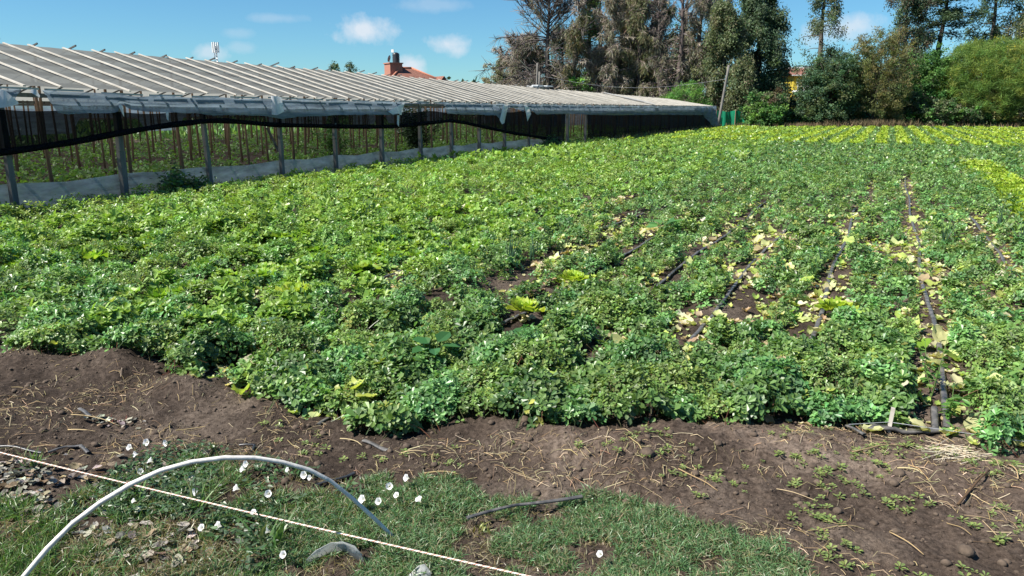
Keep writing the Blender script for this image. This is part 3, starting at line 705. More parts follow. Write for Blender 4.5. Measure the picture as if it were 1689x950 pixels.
tree('tall_conifer', 'tall sparse conifer rising behind the left side of the feathery bush', 1618, 79, -80, 44, 'weeping', cyp + dark, dens=1.0, bark=(.08, .07, .06))
tree('tall_conifer', 'tall grey conifer with a pale trunk at the right picture edge', 1678, 77, -80, 42, 'weeping', cyp + brgrn, dens=1.1, bark=(.15, .13, .11))
tree('leafy_bush', 'low bramble bush under the right end of the feathery bush', 1672, 65, 162, 36, 'bush', olive + yolive, dens=.8)
tree('leafy_bush', 'low green bush under the left half of the feathery bush', 1590, 65, 170, 34, 'bush', olive + green, dens=.8)
tree('leafy_bush', 'low green bush under the middle of the feathery bush', 1632, 65.3, 168, 34, 'bush', green + yolive, dens=.8)
tree('leafy_bush', 'low dark bush by the dry grass at the foot of the dark tree', 1318, 66, 176, 28, 'bush', bluish + green, dens=.6)
tree('dark_evergreen', 'dark evergreen glimpsed behind the gap left of the half dead cypress', 1425, 82, 95, 40, 'cypress', dark, dens=.7)
tree('leafy_tree', 'small round tree showing only its top above the greenhouse roof', 566, 92, 99, 26, 'broad', dark + olive, dens=.55)
tree('tall_cypress', 'cypress beyond the right picture edge', 1760, 74, -20, 50, 'cypress', cyp, dens=.8)
tree('dark_tree', 'low dark tree filling the gap under the tall cypress', 1292, 74, 150, 40, 'bush', dark, dens=.7)
tree('dark_tree', 'low dark undergrowth tree behind the pale double trunk', 1030, 86, 110, 60, 'bush', dark + olive, dens=.5)

RNG = np.random.default_rng(77)
# far wood behind everything
g = Geo()
for k in range(130):
    px = U(250, 1900); c = far(px, U(120, 150)); hh = U(3, 6)
    n = 70; p = c + RNG.normal(0, 1, (n, 3)) * [1.6, 1.6, hh * .25] + [0, 0, hh * .5]; p[:, 2] = np.maximum(p[:, 2], .1)
    quads(g, p, rdir(n), rdir(n), U(.8, 1.6, n), U(.6, 1.2, n), mixcol(n, dark + olive, .2))
tag(g.obj('distant_wood', M_tree), kind='stuff')

# ------------------------------------------------------------------ buildings far off
def ring_roof(g, hx, hy, z0, zr, rl, ov=.5):
    a, b_ = hx + ov, hy + ov
    V = [(-a, -b_, z0), (a, -b_, z0), (a, b_, z0), (-a, b_, z0), (-rl, 0, zr), (rl, 0, zr)]
    g.add(V, [(0, 1, 5, 4), (2, 3, 4, 5)]); g.add(V, [(1, 2, 5), (3, 0, 4)])
    g.add([(x, y, z - .12) for x, y, z in V[:4]], [(3, 2, 1, 0)])
    return V
h1 = thing('brick_house', 'house with hipped red tile roof and water tank above the greenhouse', 'house', tuple(far(672, 96)), YAW + rad(32))
g = Geo(); box(g, (-3.4, -2.8, 0), (3.4, 2.8, 4.6)); g.obj('wall', M_brick, h1)
g = Geo(); V = ring_roof(g, 3.4, 2.8, 4.6, 6.4, .7); rf = g.obj('roof', M_tile, h1)
g = Geo()
for a, c in ((0, 4), (1, 5), (2, 5), (3, 4), (4, 5)): tubes(g, np.array([V[a], V[c]]) + [0, 0, .05], np.array([.13, .13]), 6)
g.obj('ridge_cap', M_cap, rf, True)
for sx in (-1.8, 1.8):
    g = Geo(); box(g, (sx - .7, -2.83, 1.0), (sx + .7, -2.803, 2.2)); wn = g.obj('window', M_glass, h1)
    g = Geo(); box(g, (sx - .8, -2.9, .9), (sx + .8, -2.8, 1.0)); g.obj('sill', M_white, wn)
g = Geo()
g.add([(2.3, -4.2, 4.5), (3.9, -4.2, 4.5), (3.9, -1, 4.8), (2.3, -1, 4.8), (3.1, -4.2, 5.4), (3.1, -1, 5.4)], [(0, 4, 5, 3), (4, 1, 2, 5)]); g.add([(2.3, -4.2, 4.5), (3.9, -4.2, 4.5), (3.1, -4.2, 5.4)], [(0, 1, 2)])
g.obj('porch_roof', M_tile, h1)
g = Geo(); box(g, (-2.5, -.9, 4.5), (-.9, .9, 6.85)); box(g, (-2.6, -1.0, 6.85), (-.8, 1.0, 6.98)); g.obj('roof_tower', M_brick, h1)
tk = thing('water_tank', 'black ribbed water tank on top of the salmon roof tower', 'water tank', tuple(far(656, 96.4) + [0, 0, 6.98]))
g = Geo(); zz = np.linspace(0, 1.15, 12); tubes(g, np.stack([0 * zz, 0 * zz, zz], 1), .42 + .03 * (np.arange(12) % 2), 16); g.obj('tank_body', M_black, tk, True)
g = Geo(); zz = np.array([1.15, 1.25, 1.32]); tubes(g, np.stack([0 * zz, 0 * zz, zz], 1), np.array([.42, .3, .12]), 16); g.obj('tank_lid', M_black, tk, True)
an = thing('antenna', 'small white antenna and panel left of the black water tank', 'antenna', tuple(far(648, 96.4) + [0, 0, 6.98]))
g = Geo(); tubes(g, [(.25, 0, 0), (.25, 0, 1.5)], [.03, .03], 6); g.obj('pole', M_metal, an)
g = Geo(); box(g, (.1, -.05, 1.3), (.45, .05, 1.65)); g.obj('receiver', M_white, an)
g = Geo(); tubes(g, [(-.35, 0, .0), (-.2, 0, .5)], [.03, .03], 6); a_ = np.arange(12) / 12 * 2 * np.pi
g.add(np.concatenate([[(-.2, 0, .6)], np.stack([-.2 + .12 * np.cos(a_) - .1, .3 * np.sin(a_), .6 + .4 * np.cos(a_)], 1)]), [(0, 1 + i, 1 + (i + 1) % 12) for i in range(12)]); g.obj('dish', M_metal, an)

h2 = thing('yellow_house', 'yellow house with tiled roof glimpsed between the trees', 'house', tuple(far(1318, 92)), YAW)
g = Geo(); box(g, (-2, -3, 0), (4.5, 4, 5.28)); g.obj('wall', M_yellow, h2)
g = Geo(); g.add([(-2.5, -3.7, 5.3), (5, -3.7, 5.3), (5, .5, 6.2), (-2.5, .5, 6.2), (5, 4.7, 5.3), (-2.5, 4.7, 5.3)], [(0, 1, 2, 3), (3, 2, 4, 5)]); g.add([(-2.5, -3.7, 5.22), (5, -3.7, 5.22), (5, 4.7, 5.22), (-2.5, 4.7, 5.22)], [(3, 2, 1, 0)]); r2 = g.obj('roof', M_tile, h2)
g = Geo(); box(g, (-2.5, .42, 6.18), (5, .6, 6.36)); g.obj('ridge_cap', M_white, r2)
g = Geo(); box(g, (-2.5, -3.76, 5.2), (5, -3.7, 5.32)); g.obj('fascia', M_white, r2)
g = Geo()
for k in range(28): box(g, (-2 + k * .23, -4.3, 3.6), (-1.9 + k * .23, -4.25, 4.4))
box(g, (-2.1, -4.32, 4.4), (4.6, -4.22, 4.48)); box(g, (-2.1, -4.4, 3.4), (4.6, -3.0, 3.6)); g.obj('balcony_rail', M_white, h2)
g = Geo(); box(g, (-1.3, -3.04, 1), (0, -3.003, 2.3)); wn = g.obj('window', M_glass, h2)
g = Geo(); box(g, (-1.4, -3.1, .9), (.1, -3.0, 1)); g.obj('sill', M_white, wn)

ms = thing('cell_mast', 'distant white and grey mobile phone mast left of the clouds', 'mast', tuple(far(364, 210)))
g = Geo(); ht = 18.2
for k in range(3):
    a = k * 2.094; tubes(g, [(.7 * math.cos(a), .7 * math.sin(a), 0), (.35 * math.cos(a), .35 * math.sin(a), ht)], [.09, .07], 5)
for k in range(22):
    z = k * ht / 22; r0 = .7 - .35 * z / ht
    for j in range(3):
        a, c = j * 2.094, (j + 1) * 2.094; z2 = z + ht / 22
        tubes(g, [(r0 * math.cos(a), r0 * math.sin(a), z), (r0 * math.cos(c), r0 * math.sin(c), z2)], [.05, .05], 4)
g.obj('lattice', M_metal, ms)
for k in range(4):
    a = k * math.pi / 2 + .5; g = Geo(); x, y = .75 * math.cos(a), .75 * math.sin(a)
    box(g, (x - .14, y - .14, ht - 2.2), (x + .14, y + .14, ht + .5)); beam(g, (0, 0, ht - 1), (x, y, ht - 1), .1, .1); g.obj('panel_antenna', M_white, ms)
# poles and cable
def pole(px, Z, topy, lx, label, r=.11):
    B = far(px, Z); hgt = CAMH + (HOR - topy) * Z / FPX
    zz = np.linspace(-.1, hgt, 6); g = Geo(); tubes(g, np.stack([RT[0] * lx * zz / hgt, RT[1] * lx * zz / hgt, zz], 1), np.linspace(r, r * .75, 6), 8)
    o = tag(g.obj('wooden_pole', M_wood, smooth=True), label, 'pole'); o.location = tuple(B); return B + RT * lx + [0, 0, hgt]
pt1 = pole(1186, 65, 112, .6, 'pale leaning wooden pole by the end of the greenhouse', .13)
pt2 = pole(884, 68, 109, .1, 'tall grey pole behind the roof, left of a thinner pair mate')
pt3 = pole(889, 67.5, 122, .02, 'shorter pale pole just right of the tall grey one')
g = Geo(); a = pt2 - [0, 0, 1.0]; c = pt1 - [0, 0, 1.1]; tt = np.linspace(0, 1, 24)[:, None]; P = a * (1 - tt) + c * tt; P[:, 2] -= .9 * np.sin(np.pi * tt[:, 0]); tubes(g, P, np.full(24, .009), 4)
tag(g.obj('overhead_cable', M_metal), 'sagging overhead cable strung between the wooden poles', 'cable')
# green mesh fence
fn = thing('mesh_fence', 'bright green shade mesh fence at the foot of the trees', 'fence', tuple(far(1180, 66.6)))
A_ = far(1150, 66.6); C_ = far(1560, 66.6); base = np.array(fn.location)
kk = np.linspace(0, 1, 240)[:, None]; L0 = A_ * (1 - kk) + C_ * kk + FH * .12 * np.sin(kk * 150) - base
g = Geo(); V = np.concatenate([L0 + [0, 0, .02], L0 + [0, 0, 1.38] + np.stack([0 * kk[:, 0], 0 * kk[:, 0], .06 * np.sin(kk[:, 0] * 90)], 1)]); g.add(V, [(i, i + 1, 241 + i, 240 + i) for i in range(239)]); g.obj('mesh_panel', M_green, fn, True)
for k in range(14):
    p = A_ * (1 - k / 13) + C_ * k / 13 - base - FH * .16; g = Geo(); tubes(g, [p + [0, 0, -.1], p + [0, 0, 1.5]], [.05, .045], 6); g.obj('post', M_postin, fn)
# dry grass under the trees
g = Geo(); n = 5200; px = np.concatenate([RNG.normal(1440, 34, 2600), RNG.normal(1335, 22, 1100), U(1200, 1700, 1500)])
P = np.array([far(a, z) for a, z in zip(px, U(62.6, 64.8, n))]); 
quads(g, P, np.stack([RNG.normal(0, .3, n), RNG.normal(0, .3, n), np.ones(n)], 1), rdir(n), U(.2, .75, n) * np.where(np.abs(px - 1440) < 80, 1.2, .8), U(.03, .06, n), mixcol(n, [(.2, .15, .09), (.15, .11, .07), (.10, .09, .045)]))
tag(g.obj('dry_grass', M_dry), kind='stuff')

# ------------------------------------------------------------------ the weedy field
HALF = math.atan(844.5 / FPX) + rad(5)
def wedge(n, r0, r1, extra=0.0):
    """uniform points in the view wedge on the ground, r in metres ahead"""
    r = np.sqrt(U(r0 * r0, r1 * r1, n)); a = U(-HALF - extra, HALF + extra, n)
    return np.stack([np.cos(YAW) * np.sin(a) * r - np.sin(YAW) * np.cos(a) * r, np.sin(YAW) * np.sin(a) * r + np.cos(YAW) * np.cos(a) * r], 1)
def openness(x, y):
    """0 = fully planted, 1 = open soil along the drip rows"""
    o = np.zeros_like(x)
    for xr, y0, y1, hw in OPEN:
        fade = np.clip((y - y0 + .3) / .4, 0, 1) * np.clip((y1 + .3 - y) / .5, 0, 1)
        wv = hw * (.55 + .9 * vn2(x * 0 + xr * 7, y * 1.7, 12)) + .05 * (vn2(x * 6, y * 6, 14) - .5)
        o = np.maximum(o, np.clip((wv - np.abs(x - xr - .03 * np.sin(y))) / .05, 0, 1) * fade)
    # thin patchy spots in the harvested middle
    z = np.clip((x + 6) / 1.5, 0, 1) * np.clip((2.5 - x) / 1, 0, 1) * np.clip((y - 4.0) / .6, 0, 1) * np.clip((17 - y) / 4, 0, 1)
    pt = fbm(x * 1.6, y * 1.0, 3, 31)
    o = np.maximum(o, np.clip((pt - .60) / .03, 0, 1) * z)
    z2 = (y < 40) * (x > -9)
    o = np.maximum(o, np.clip((fbm(x * 1.1, y * .6, 3, 37) - .74) / .03, 0, 1) * z2)
    return o
CELL = .27
def hash2(a, b, sd):
    k = (a * 374761393 + b * 668265263 + sd * 1442695041) & 0xffffffff
    k = ((k ^ (k >> 13)) * 1274126177) & 0xffffffff; k = k ^ (k >> 16)
    return (k & 0xffff) / 65535.0
def middle(x, y):
    """the harvested, thinner part of the field"""
    return np.clip((x + 6.2) / 2.0, 0, 1) * np.clip((2.0 - x) / .8, 0, 1) * np.clip((y - edge(x) - .55) / .8, 0, 1) * np.clip((20 - y) / 8, 0, 1)
def plants(x, y):
    """height of the weed plants at x, y and the number of the plant that makes it"""
    xi = np.floor(x / CELL).astype(np.int64); yi = np.floor(y / CELL).astype(np.int64)
    best = np.zeros_like(x); pid = np.zeros(x.shape, np.int64)
    thin = middle(x, y)
    for a in (-1, 0, 1):
        for b in (-1, 0, 1):
            ca, cb = xi + a, yi + b
            cx = (ca + .5 + .9 * (hash2(ca, cb, 1) - .5)) * CELL; cy = (cb + .5 + .9 * (hash2(ca, cb, 2) - .5)) * CELL
            q = hash2(ca, cb, 3); big = fbm(cx * .8, cy * .8, 2, 55)
            rr = (.15 + .14 * q) * (1 - .45 * thin * (hash2(ca, cb, 5) < .75)); hh = (.08 + .15 * hash2(ca, cb, 4) * (.5 + big) + .04 * q) * (1 - .25 * thin)
            d2 = ((x - cx) ** 2 + (y - cy) ** 2) / rr ** 2
            h = hh * np.sqrt(np.clip(1 - d2, 0, 1))
            up = h > best; best = np.where(up, h, best); pid = np.where(up, (ca * 7919 + cb) & 0xffffff, pid)
    return best, pid
def canopy(x, y, both=False):
    e = np.clip((y - edge(x)) / .42, 0, 1)
    h, pid = plants(x, y)
    h = h * (.42 + .58 * np.sqrt(e)) * (e > 0) * (1 - .85 * openness(x, y)) * np.where(y > 35, .45, 1)
    return (h, pid) if both else h
def infield(p):
    x, y = p[:, 0], p[:, 1]
    return (y > edge(x) - .02) & (x > WX + .45) & (y < 73)
def lettucerow(x, y):
    """yellow-green strips: far beds and two strips on the right"""
    f = (np.abs(((x + .27) / .96 + .5) % 1 - .5) * .96 < .19 + .05 * (vn2(x * 2, y, 3) - .5)) & (y > 36.5 - 2 * (vn2(x * .4, y * 0, 2) - .5)) & (y < 71.5) & (vn2(x * .9, y * .35, 6) > np.where(x < -5, .5, .08))
    return f
def strip(x, y):
    wv = .12 * (vn2(y * 1.5, y * 0, 44) - .5)
    return ((x > 1.95 + wv) & (x < 2.8 + wv) & (y > 9) & (y < 26.5)) | ((x > 3.75 + wv) & (x < 4.5 + wv) & (y > 15) & (y < 25.5))
WEED = [(.112, .212, .060), (.135, .248, .070), (.085, .178, .055), (.160, .270, .076), (.125, .202, .080)]
def weeds(geo, n, r0, r1, leaf, k, tilt=.9, simple_=False, lowfrac=.35):
    p = wedge(n, r0, r1); p = p[infield(p)]
    x, y = p[:, 0], p[:, 1]
    o = openness(x, y)
    keep = (U(0, 1, len(p)) > o * .97) & ~lettucerow(x, y) & ~(strip(x, y) & (U(0, 1, len(p)) < .9))
    H, pid = canopy(x, y, True)
    keep &= (H > .035) | (U(0, 1, len(p)) < .13 - .07 * middle(x, y))
    p = p[keep]; x, y, H, pid = x[keep], y[keep], H[keep], pid[keep]; n = len(p)
    u = np.where(U(0, 1, n) < lowfrac, U(.15, .95, n), U(.8, 1.1, n))
    c = np.stack([x, y, gz(x, y, False) + .015 + H * u], 1)
    # canopy normal for the tilt of every rosette
    e = .04; nx_ = -(canopy(x + e, y) - canopy(x - e, y)) / (2 * e); ny_ = -(canopy(x, y + e) - canopy(x, y - e)) / (2 * e)
    ax = norm(np.stack([nx_ * .6, ny_ * .6, np.ones(n)], 1) + RNG.normal(0, .26, (n, 3)))
    patch = fbm(x * .8, y * .5, 3, 71)[:, None]; pl = fbm(x * 2.5, y * 2.5, 2, 73)[:, None]
    base = mixcol(n, WEED, .16) * (.85 + .5 * patch) * (.88 + .34 * pl)
    ph = lambda k: (((pid * 2654435761 + k * 40503) >> 7) & 1023)[:, None] / 1023.0     # one shade per plant
    base = base * (.84 + .40 * ph(1)) * (1 + (ph(2) - .4) * np.array([.42, .06, -.2]))
    leftish = np.clip((-x - 4.2) / 2.5, 0, 1)[:, None] * np.clip((y[:, None] - 4) / 3, 0, 1)
    base = base * (1 + leftish * np.array([.30, .20, -.15]))
    # a few yellowing sprigs
    yl = U(0, 1, n) < .018; base[yl] = mixcol(int(yl.sum()), [(.30, .33, .08), (.24, .28, .07)])
    i = np.repeat(np.arange(n), k); m_ = len(i)
    t1 = norm(np.cross(ax, np.array([.3, .9, .1]))); t2 = np.cross(ax, t1)
    ang = np.tile(np.arange(k) * 2.399, n) + np.repeat(U(0, 6.28, n), k) + RNG.normal(0, .25, m_)
    el = RNG.normal(.32, .34, m_)
    d = (t1[i] * np.cos(ang)[:, None] + t2[i] * np.sin(ang)[:, None]) * np.cos(el)[:, None] + ax[i] * np.sin(el)[:, None]
    lsz = .72 + .62 * ph(3)[:, 0]
    lt = (x < -4.0) & (ph(4)[:, 0] < .46 * np.clip((fbm(x * .45, y * .22, 2, 77) - .36) * 5, 0, 1)) & (y > edge(x) + .5)     # plants half overgrown lettuce
    lsz = np.where(lt, lsz * 1.4, lsz); base = np.where(lt[:, None], base * .35 + mixcol(n, [(.22, .35, .06), (.27, .39, .07), (.18, .32, .055)], .12) * .75, base)
    sc = np.repeat(U(.75, 1.25, n) * lsz, k) * U(.7, 1.2, m_) * leaf
    pos = c[i] + d * .12 * leaf + ax[i] * (RNG.normal(0, .35, m_) * leaf)[:, None]
    pos[:, 2] = np.maximum(pos[:, 2], .004)
    col = np.clip(base[i] * (1 + RNG.normal(0, .13, (m_, 1))), .004, .9)
    if simple_: quads(geo, pos, d, ax[i], sc, sc * .7, col)
    else: leaves(geo, pos, d, ax[i], sc, sc * .62, .22, col, 0, .12, (.32, .62, .74, .95))
    return c, ax
g = Geo()
c, ax = weeds(g, 46000, 2.8, 6.2, .034, 7)
# stems below the nearest sprigs
sel = RNG.random(len(c)) < .35; cs = c[sel]; n = len(cs)
root = cs + np.stack([RNG.normal(0, .05, n), RNG.normal(0, .05, n), -U(.06, .16, n)], 1); root[:, 2] = np.maximum(root[:, 2], gz(root[:, 0], root[:, 1], False) - .01)
tubes(g, np.stack([root, (root + cs) / 2 + RNG.normal(0, .01, (n, 3)), cs], 1), np.array([[.0022, .002, .0014]]) * U(.8, 1.3, (n, 1)), 3, mixcol(n, [(.09, .14, .05), (.20, .09, .06), (.13, .13, .06)]))
weeds(g, 52000, 6.2, 11, .036, 6)
weeds(g, 60000, 11, 22, .050, 5, lowfrac=.25)
weeds(g, 65000, 22, 45, .085, 5, simple_=True, lowfrac=.2)
weeds(g, 110000, 45, 84, .10, 4, simple_=True, lowfrac=.15)
tag(g.obj('purslane_weeds', M_leaf), kind='stuff')
print('weed verts', g.n)

# far yellow-green lettuce beds
LET = [(.32, .46, .045), (.38, .50, .055), (.27, .41, .04), (.42, .50, .07)]
g = Geo(); p = wedge(190000, 31, 86); p = p[infield(p) & lettucerow(p[:, 0], p[:, 1])]; n = len(p)
P = np.stack([p[:, 0], p[:, 1], U(.10, .20, n)], 1); k = 3; i = np.repeat(np.arange(n), k); m_ = n * k
quads(g, P[i] + RNG.normal(0, .05, (m_, 3)) * [1, 1, .3], rdir(m_, .0, .8), rdir(m_, .3, 1), U(.09, .16, m_), U(.07, .13, m_), mixcol(m_, LET, .12))
tag(g.obj('lettuce_beds', M_lettuce), kind='stuff')

# crops inside the greenhouse
g = Geo()
for (xa, xb, dn, hh) in ((WX - 1.5, WX - .3, 60, .2), (WX - 5.9, WX - 3.3, 40, .22), (WX - 10.5, WX - 7.6, 26, .25), (WX - 15.5, WX - 12, 20, .28), (WX - 20.8, WX - 17, 18, .3)):
    n = int((xb - xa) * 58 * dn); x = U(xa, xb, n); y = U(3, 61.5, n); q = fbm(x * 1.2, y * .7, 2, 83) > .36; x, y = x[q], y[q]; n = len(x)
    P = np.stack([x, y, U(.02, hh, n)], 1); i = np.repeat(np.arange(n), 4); m_ = len(i)
    quads(g, P[i] + RNG.normal(0, .03, (m_, 3)), rdir(m_, -.1, .8), rdir(m_, .3, 1), U(.06, .13, m_), U(.05, .10, m_), np.clip(mixcol(n, WEED + [(.16, .28, .05)], .2)[i] * 1.35, 0, .9))
tag(g.obj('sheltered_seedling_rows', M_leaf), kind='stuff')
def shrub(name, label, loc, R_, H_, pal, n=2600, leaf=.06, cat='plant'):
    th = thing(name, label, cat, tuple(loc)); st = Geo(); fo = Geo()
    LB = np.array([grow_branch((RNG.normal(0, .03), RNG.normal(0, .03), -.02), (*RNG.normal(0, R_ / H_ * .8, 2), 1), H_ * U(.6, 1.05), 5, (*RNG.normal(0, .5, 2), -.2), .3) for _ in range(16)])
    tubes(st, LB, np.linspace(1, .3, 5)[None] * np.full((16, 1), .012), 4, (.07, .08, .04)); st.obj('stem', M_bark, th)
    p, d = sample_lines(LB, n, .25, 1.02); p = p + RNG.normal(0, R_ * .16, (n, 3)); p[:, 2] = np.maximum(p[:, 2], .01)
    leaves(fo, p, rdir(n, -.5, .6), rdir(n, .3, 1), U(.6, 1.2, n) * leaf, U(.6, 1.1, n) * leaf * .6, .2, mixcol(n, pal, .2), 0, .15)
    fo.obj('foliage', M_leaf, th); return th
p = onx(298, 300, WX + .35); shrub('weed_bush', 'dark nettle like weed clump against the film skirt', (p[0], p[1], 0), .5, .62, green + dark, 1800, .09)
p = onx(912, 243, WX + .35); shrub('weed_bush', 'dark weed clump by the greenhouse doorway', (p[0], p[1], 0), .8, .6, dark + green, 1500, .1)
p = onx(690, 240, WX - 3); shrub('climbing_plant', 'dark leafy climber on a post inside the greenhouse', (p[0], p[1], 0), .8, 1.9, dark, 2600, .12)
p = onx(545, 230, WX - 4); shrub('climbing_plant', 'green leafy climber in the greenhouse behind the middle posts', (p[0], p[1], 0), .5, 1.7, green, 1500, .1)
g = Geo(); n = 30000; P = np.stack([U(-75, WX - 2 * HB * NB - 1, n), U(0, 100, n), 0 * np.zeros(n)], 1)
quads(g, P, np.stack([RNG.normal(0, .5, n), RNG.normal(0, .5, n), np.ones(n)], 1), rdir(n), U(.2, .7, n), U(.15, .35, n), mixcol(n, WEED, .25)); tag(g.obj('rough_pasture', M_leaf), kind='stuff')
g = Geo(); n = 1500; y = U(36, 62, n); P = np.stack([WX + .3 + U(0, .7, n), y, 0 * y], 1)
quads(g, P, np.stack([RNG.normal(0, .4, n), RNG.normal(0, .4, n), np.ones(n)], 1), rdir(n), U(.1, .5, n), U(.02, .05, n), mixcol(n, [(.13, .12, .06), (.08, .11, .04), (.17, .14, .09)])); tag(g.obj('wall_foot_weeds', M_dry), kind='stuff')

# ------------------------------------------------------------------ lettuce heads
def lettuce_mesh(seed, pal, R_=.16, H_=.15, nl=24):
    g = Geo(); rs = np.random.default_rng(seed)
    for k in range(nl):
        f = k / (nl - 1); a = k * 2.399 + rs.normal(0, .2)
        el = .25 + 1.0 * f + rs.normal(0, .1); L = R_ * (1.15 - .45 * f) * rs.uniform(.85, 1.15); Wd = R_ * (1.0 - .35 * f)
        us = np.linspace(0, 1, 5); vs = np.linspace(-1, 1, 5)
        Ug, Vg = np.meshgrid(us, vs, indexing='ij')
        wd = Wd * .5 * np.sin(np.pi * (.12 + .80 * Ug) ** .8) * 1.15
        ph = rs.uniform(0, 6.28)
        r = L * Ug * np.cos(el) + .01; z = L * Ug * np.sin(el) * (1 - .25 * Ug) + .25 * Wd * Vg ** 2 * .5 + .016 * np.sin(Vg * 6 + Ug * 8 + ph) * Ug + .012 * rs.normal(0, 1, Ug.shape) * Ug * np.abs(Vg)
        r = r - .10 * R_ * Ug * np.sin(el) * 0; s = wd * Vg
        V = np.stack([r * math.cos(a) - s * math.sin(a), r * math.sin(a) + s * math.cos(a), z + .012], -1)
        i = np.arange(25).reshape(5, 5)
        c0 = np.array(pal[rs.integers(len(pal))]) * rs.uniform(.8, 1.2)
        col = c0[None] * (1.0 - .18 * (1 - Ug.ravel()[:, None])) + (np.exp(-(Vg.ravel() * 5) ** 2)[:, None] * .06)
        g.add(V, np.stack([i[:-1, :-1], i[1:, :-1], i[1:, 1:], i[:-1, 1:]], -1).reshape(-1, 4), col)
    return g
LG = [(.20, .37, .045), (.25, .41, .05), (.16, .32, .04), (.30, .43, .07)]
protoL = []
for k in range(4):
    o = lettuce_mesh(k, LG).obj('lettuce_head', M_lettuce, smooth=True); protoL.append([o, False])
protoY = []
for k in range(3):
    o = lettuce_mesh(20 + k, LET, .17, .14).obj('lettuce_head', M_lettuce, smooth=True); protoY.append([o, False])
def place(protos, x, y, z, s, label, group, cat='lettuce'):
    pr = protos[RNG.integers(len(protos))]
    if not pr[1]: o = pr[0]; pr[1] = True
    else: o = pr[0].copy(); S.collection.objects.link(o)
    o.location = (x, y, z); o.rotation_euler = (U(-.15, .15), U(-.15, .15), U(0, 6.28)); o.scale = (s, s, s * U(.9, 1.1))
    tag(o, label, cat, group); return o
# mixed in among the weeds on the left, standing in rows
cand = []
for r in range(26):
    x0 = -4.4 - r * .33
    y = 3.6 + U(0, .3)
    while y < 24:
        y += U(.26, .5)
        if U(0, 1) < np.clip((vn2(np.array([x0 * .9]), np.array([y * .45]), 91)[0] - .42) * 3.4, 0, .9): cand.append((x0 + RNG.normal(0, .05), y))
cand = [q for q in cand if q[1] > edge(q[0]) + .35 and q[0] > WX + .7 and vis(*q) and math.hypot(*q) < 19]
cand.sort(key=lambda q: math.hypot(*q)); cand = cand[:175]
for x, y in cand:
    h = float(canopy(np.array([x]), np.array([y]))[0]); place(protoL, x, y, max(0, h * .78 - .03), U(.7, 1.05), 'open green lettuce head among the weeds on the left of the field', 'lettuce heads left among the weeds')
heads = []
for x in np.arange(2.05, 2.8, .27):
    y = 9.5
    while y < 26: y += U(.25, .36); heads.append((x + RNG.normal(0, .03), y))
for x in np.arange(3.9, 4.5, .27):
    y = 15.5
    while y < 25: y += U(.28, .4); heads.append((x + RNG.normal(0, .03), y))
heads = sorted([q for q in heads if vis(*q)], key=lambda q: math.hypot(*q))
for x, y in heads[:118]: place(protoY, x, y, .06, U(1.0, 1.3), 'bright yellow green lettuce head in the strip along the right picture edge', 'lettuce heads in the right hand strip')
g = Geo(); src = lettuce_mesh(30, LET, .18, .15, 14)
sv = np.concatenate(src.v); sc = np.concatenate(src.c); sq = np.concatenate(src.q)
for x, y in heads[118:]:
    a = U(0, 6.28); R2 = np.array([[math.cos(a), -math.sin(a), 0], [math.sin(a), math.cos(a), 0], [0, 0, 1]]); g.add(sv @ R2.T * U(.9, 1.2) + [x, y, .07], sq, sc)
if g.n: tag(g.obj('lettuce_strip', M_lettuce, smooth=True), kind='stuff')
for (px, py, lab) in ((488, 482, 'single pale lettuce head left of the drip line in the middle weeds'), (946, 462, 'bolted lettuce head with yellow leaves in the middle of the field'), (862, 512, 'wilted lettuce head with a browned heart in mid field'), (1378, 512, 'small lettuce head beside the second drip line from the right')):
    p = at(px, py, .1); o = place(protoY, p[0], p[1], .08, .85, lab, None)

# ------------------------------------------------------------------ drip tapes
def ribbon(g, P, wd, th=.004, roll=None):
    P = np.asarray(P); n = len(P); T = norm(np.gradient(P, axis=0)); Sd = norm(np.cross(T, [0, 0, 1]))
    if roll is not None: Sd = Sd * np.cos(roll)[:, None] + np.array([0, 0, 1]) * np.sin(roll)[:, None]
    upv = np.cross(Sd, T)
    V = np.concatenate([P + Sd * wd / 2 - upv * th, P + Sd * wd / 2 * .6 + upv * th * 1.6, P - Sd * wd / 2 * .6 + upv * th * 1.6, P - Sd * wd / 2 - upv * th])
    F = [(k * n + i, k * n + i + 1, ((k + 1) % 4) * n + i + 1, ((k + 1) % 4) * n + i) for k in range(4) for i in range(n - 1)]
    g.add(V, F)
for (xr, y0, y1, lab) in ((.46, 4.35, 20.6, 'long black drip tape in the open soil strip at the right'), (-.36, 5.3, 14, 'black drip tape in the second soil strip from the right'), (-1.15, 5.3, 12, 'black drip tape in the third strip, showing in short lengths'), (-1.83, 6.6, 14.2, 'black drip tape in the fourth strip, showing below the middle of the field'),
                          (1.28, 8, 13.6, 'black drip tape in the strip left of the yellow lettuce'), (-3.92, 4.1, 6, 'black drip tape end lying diagonally in the front left weeds'), (-4.46, 6, 7.2, 'short exposed drip tape left of the middle in a soil gap'), (-2.6, 5, 10, 'drip tape mostly hidden by weeds in the middle of the field'), (-3.42, 9.5, 11.8, 'drip tape far back beside a bare brown patch')):
    yy = np.arange(y0, y1, .09); x = xr + .02 * np.sin(yy * 1.3) + .03 * (vn2(yy * .6, yy * 0 + xr, 7) - .5)
    P = np.stack([x, yy, gz(x, yy) + .016 + .012 * vn2(yy * 2, yy * 0 + xr, 8)], 1); g = Geo(); ribbon(g, P, .042 if xr > -.5 else .036, .004)
    tag(g.obj('drip_tape', M_tape, smooth=True), lab, 'drip tape')
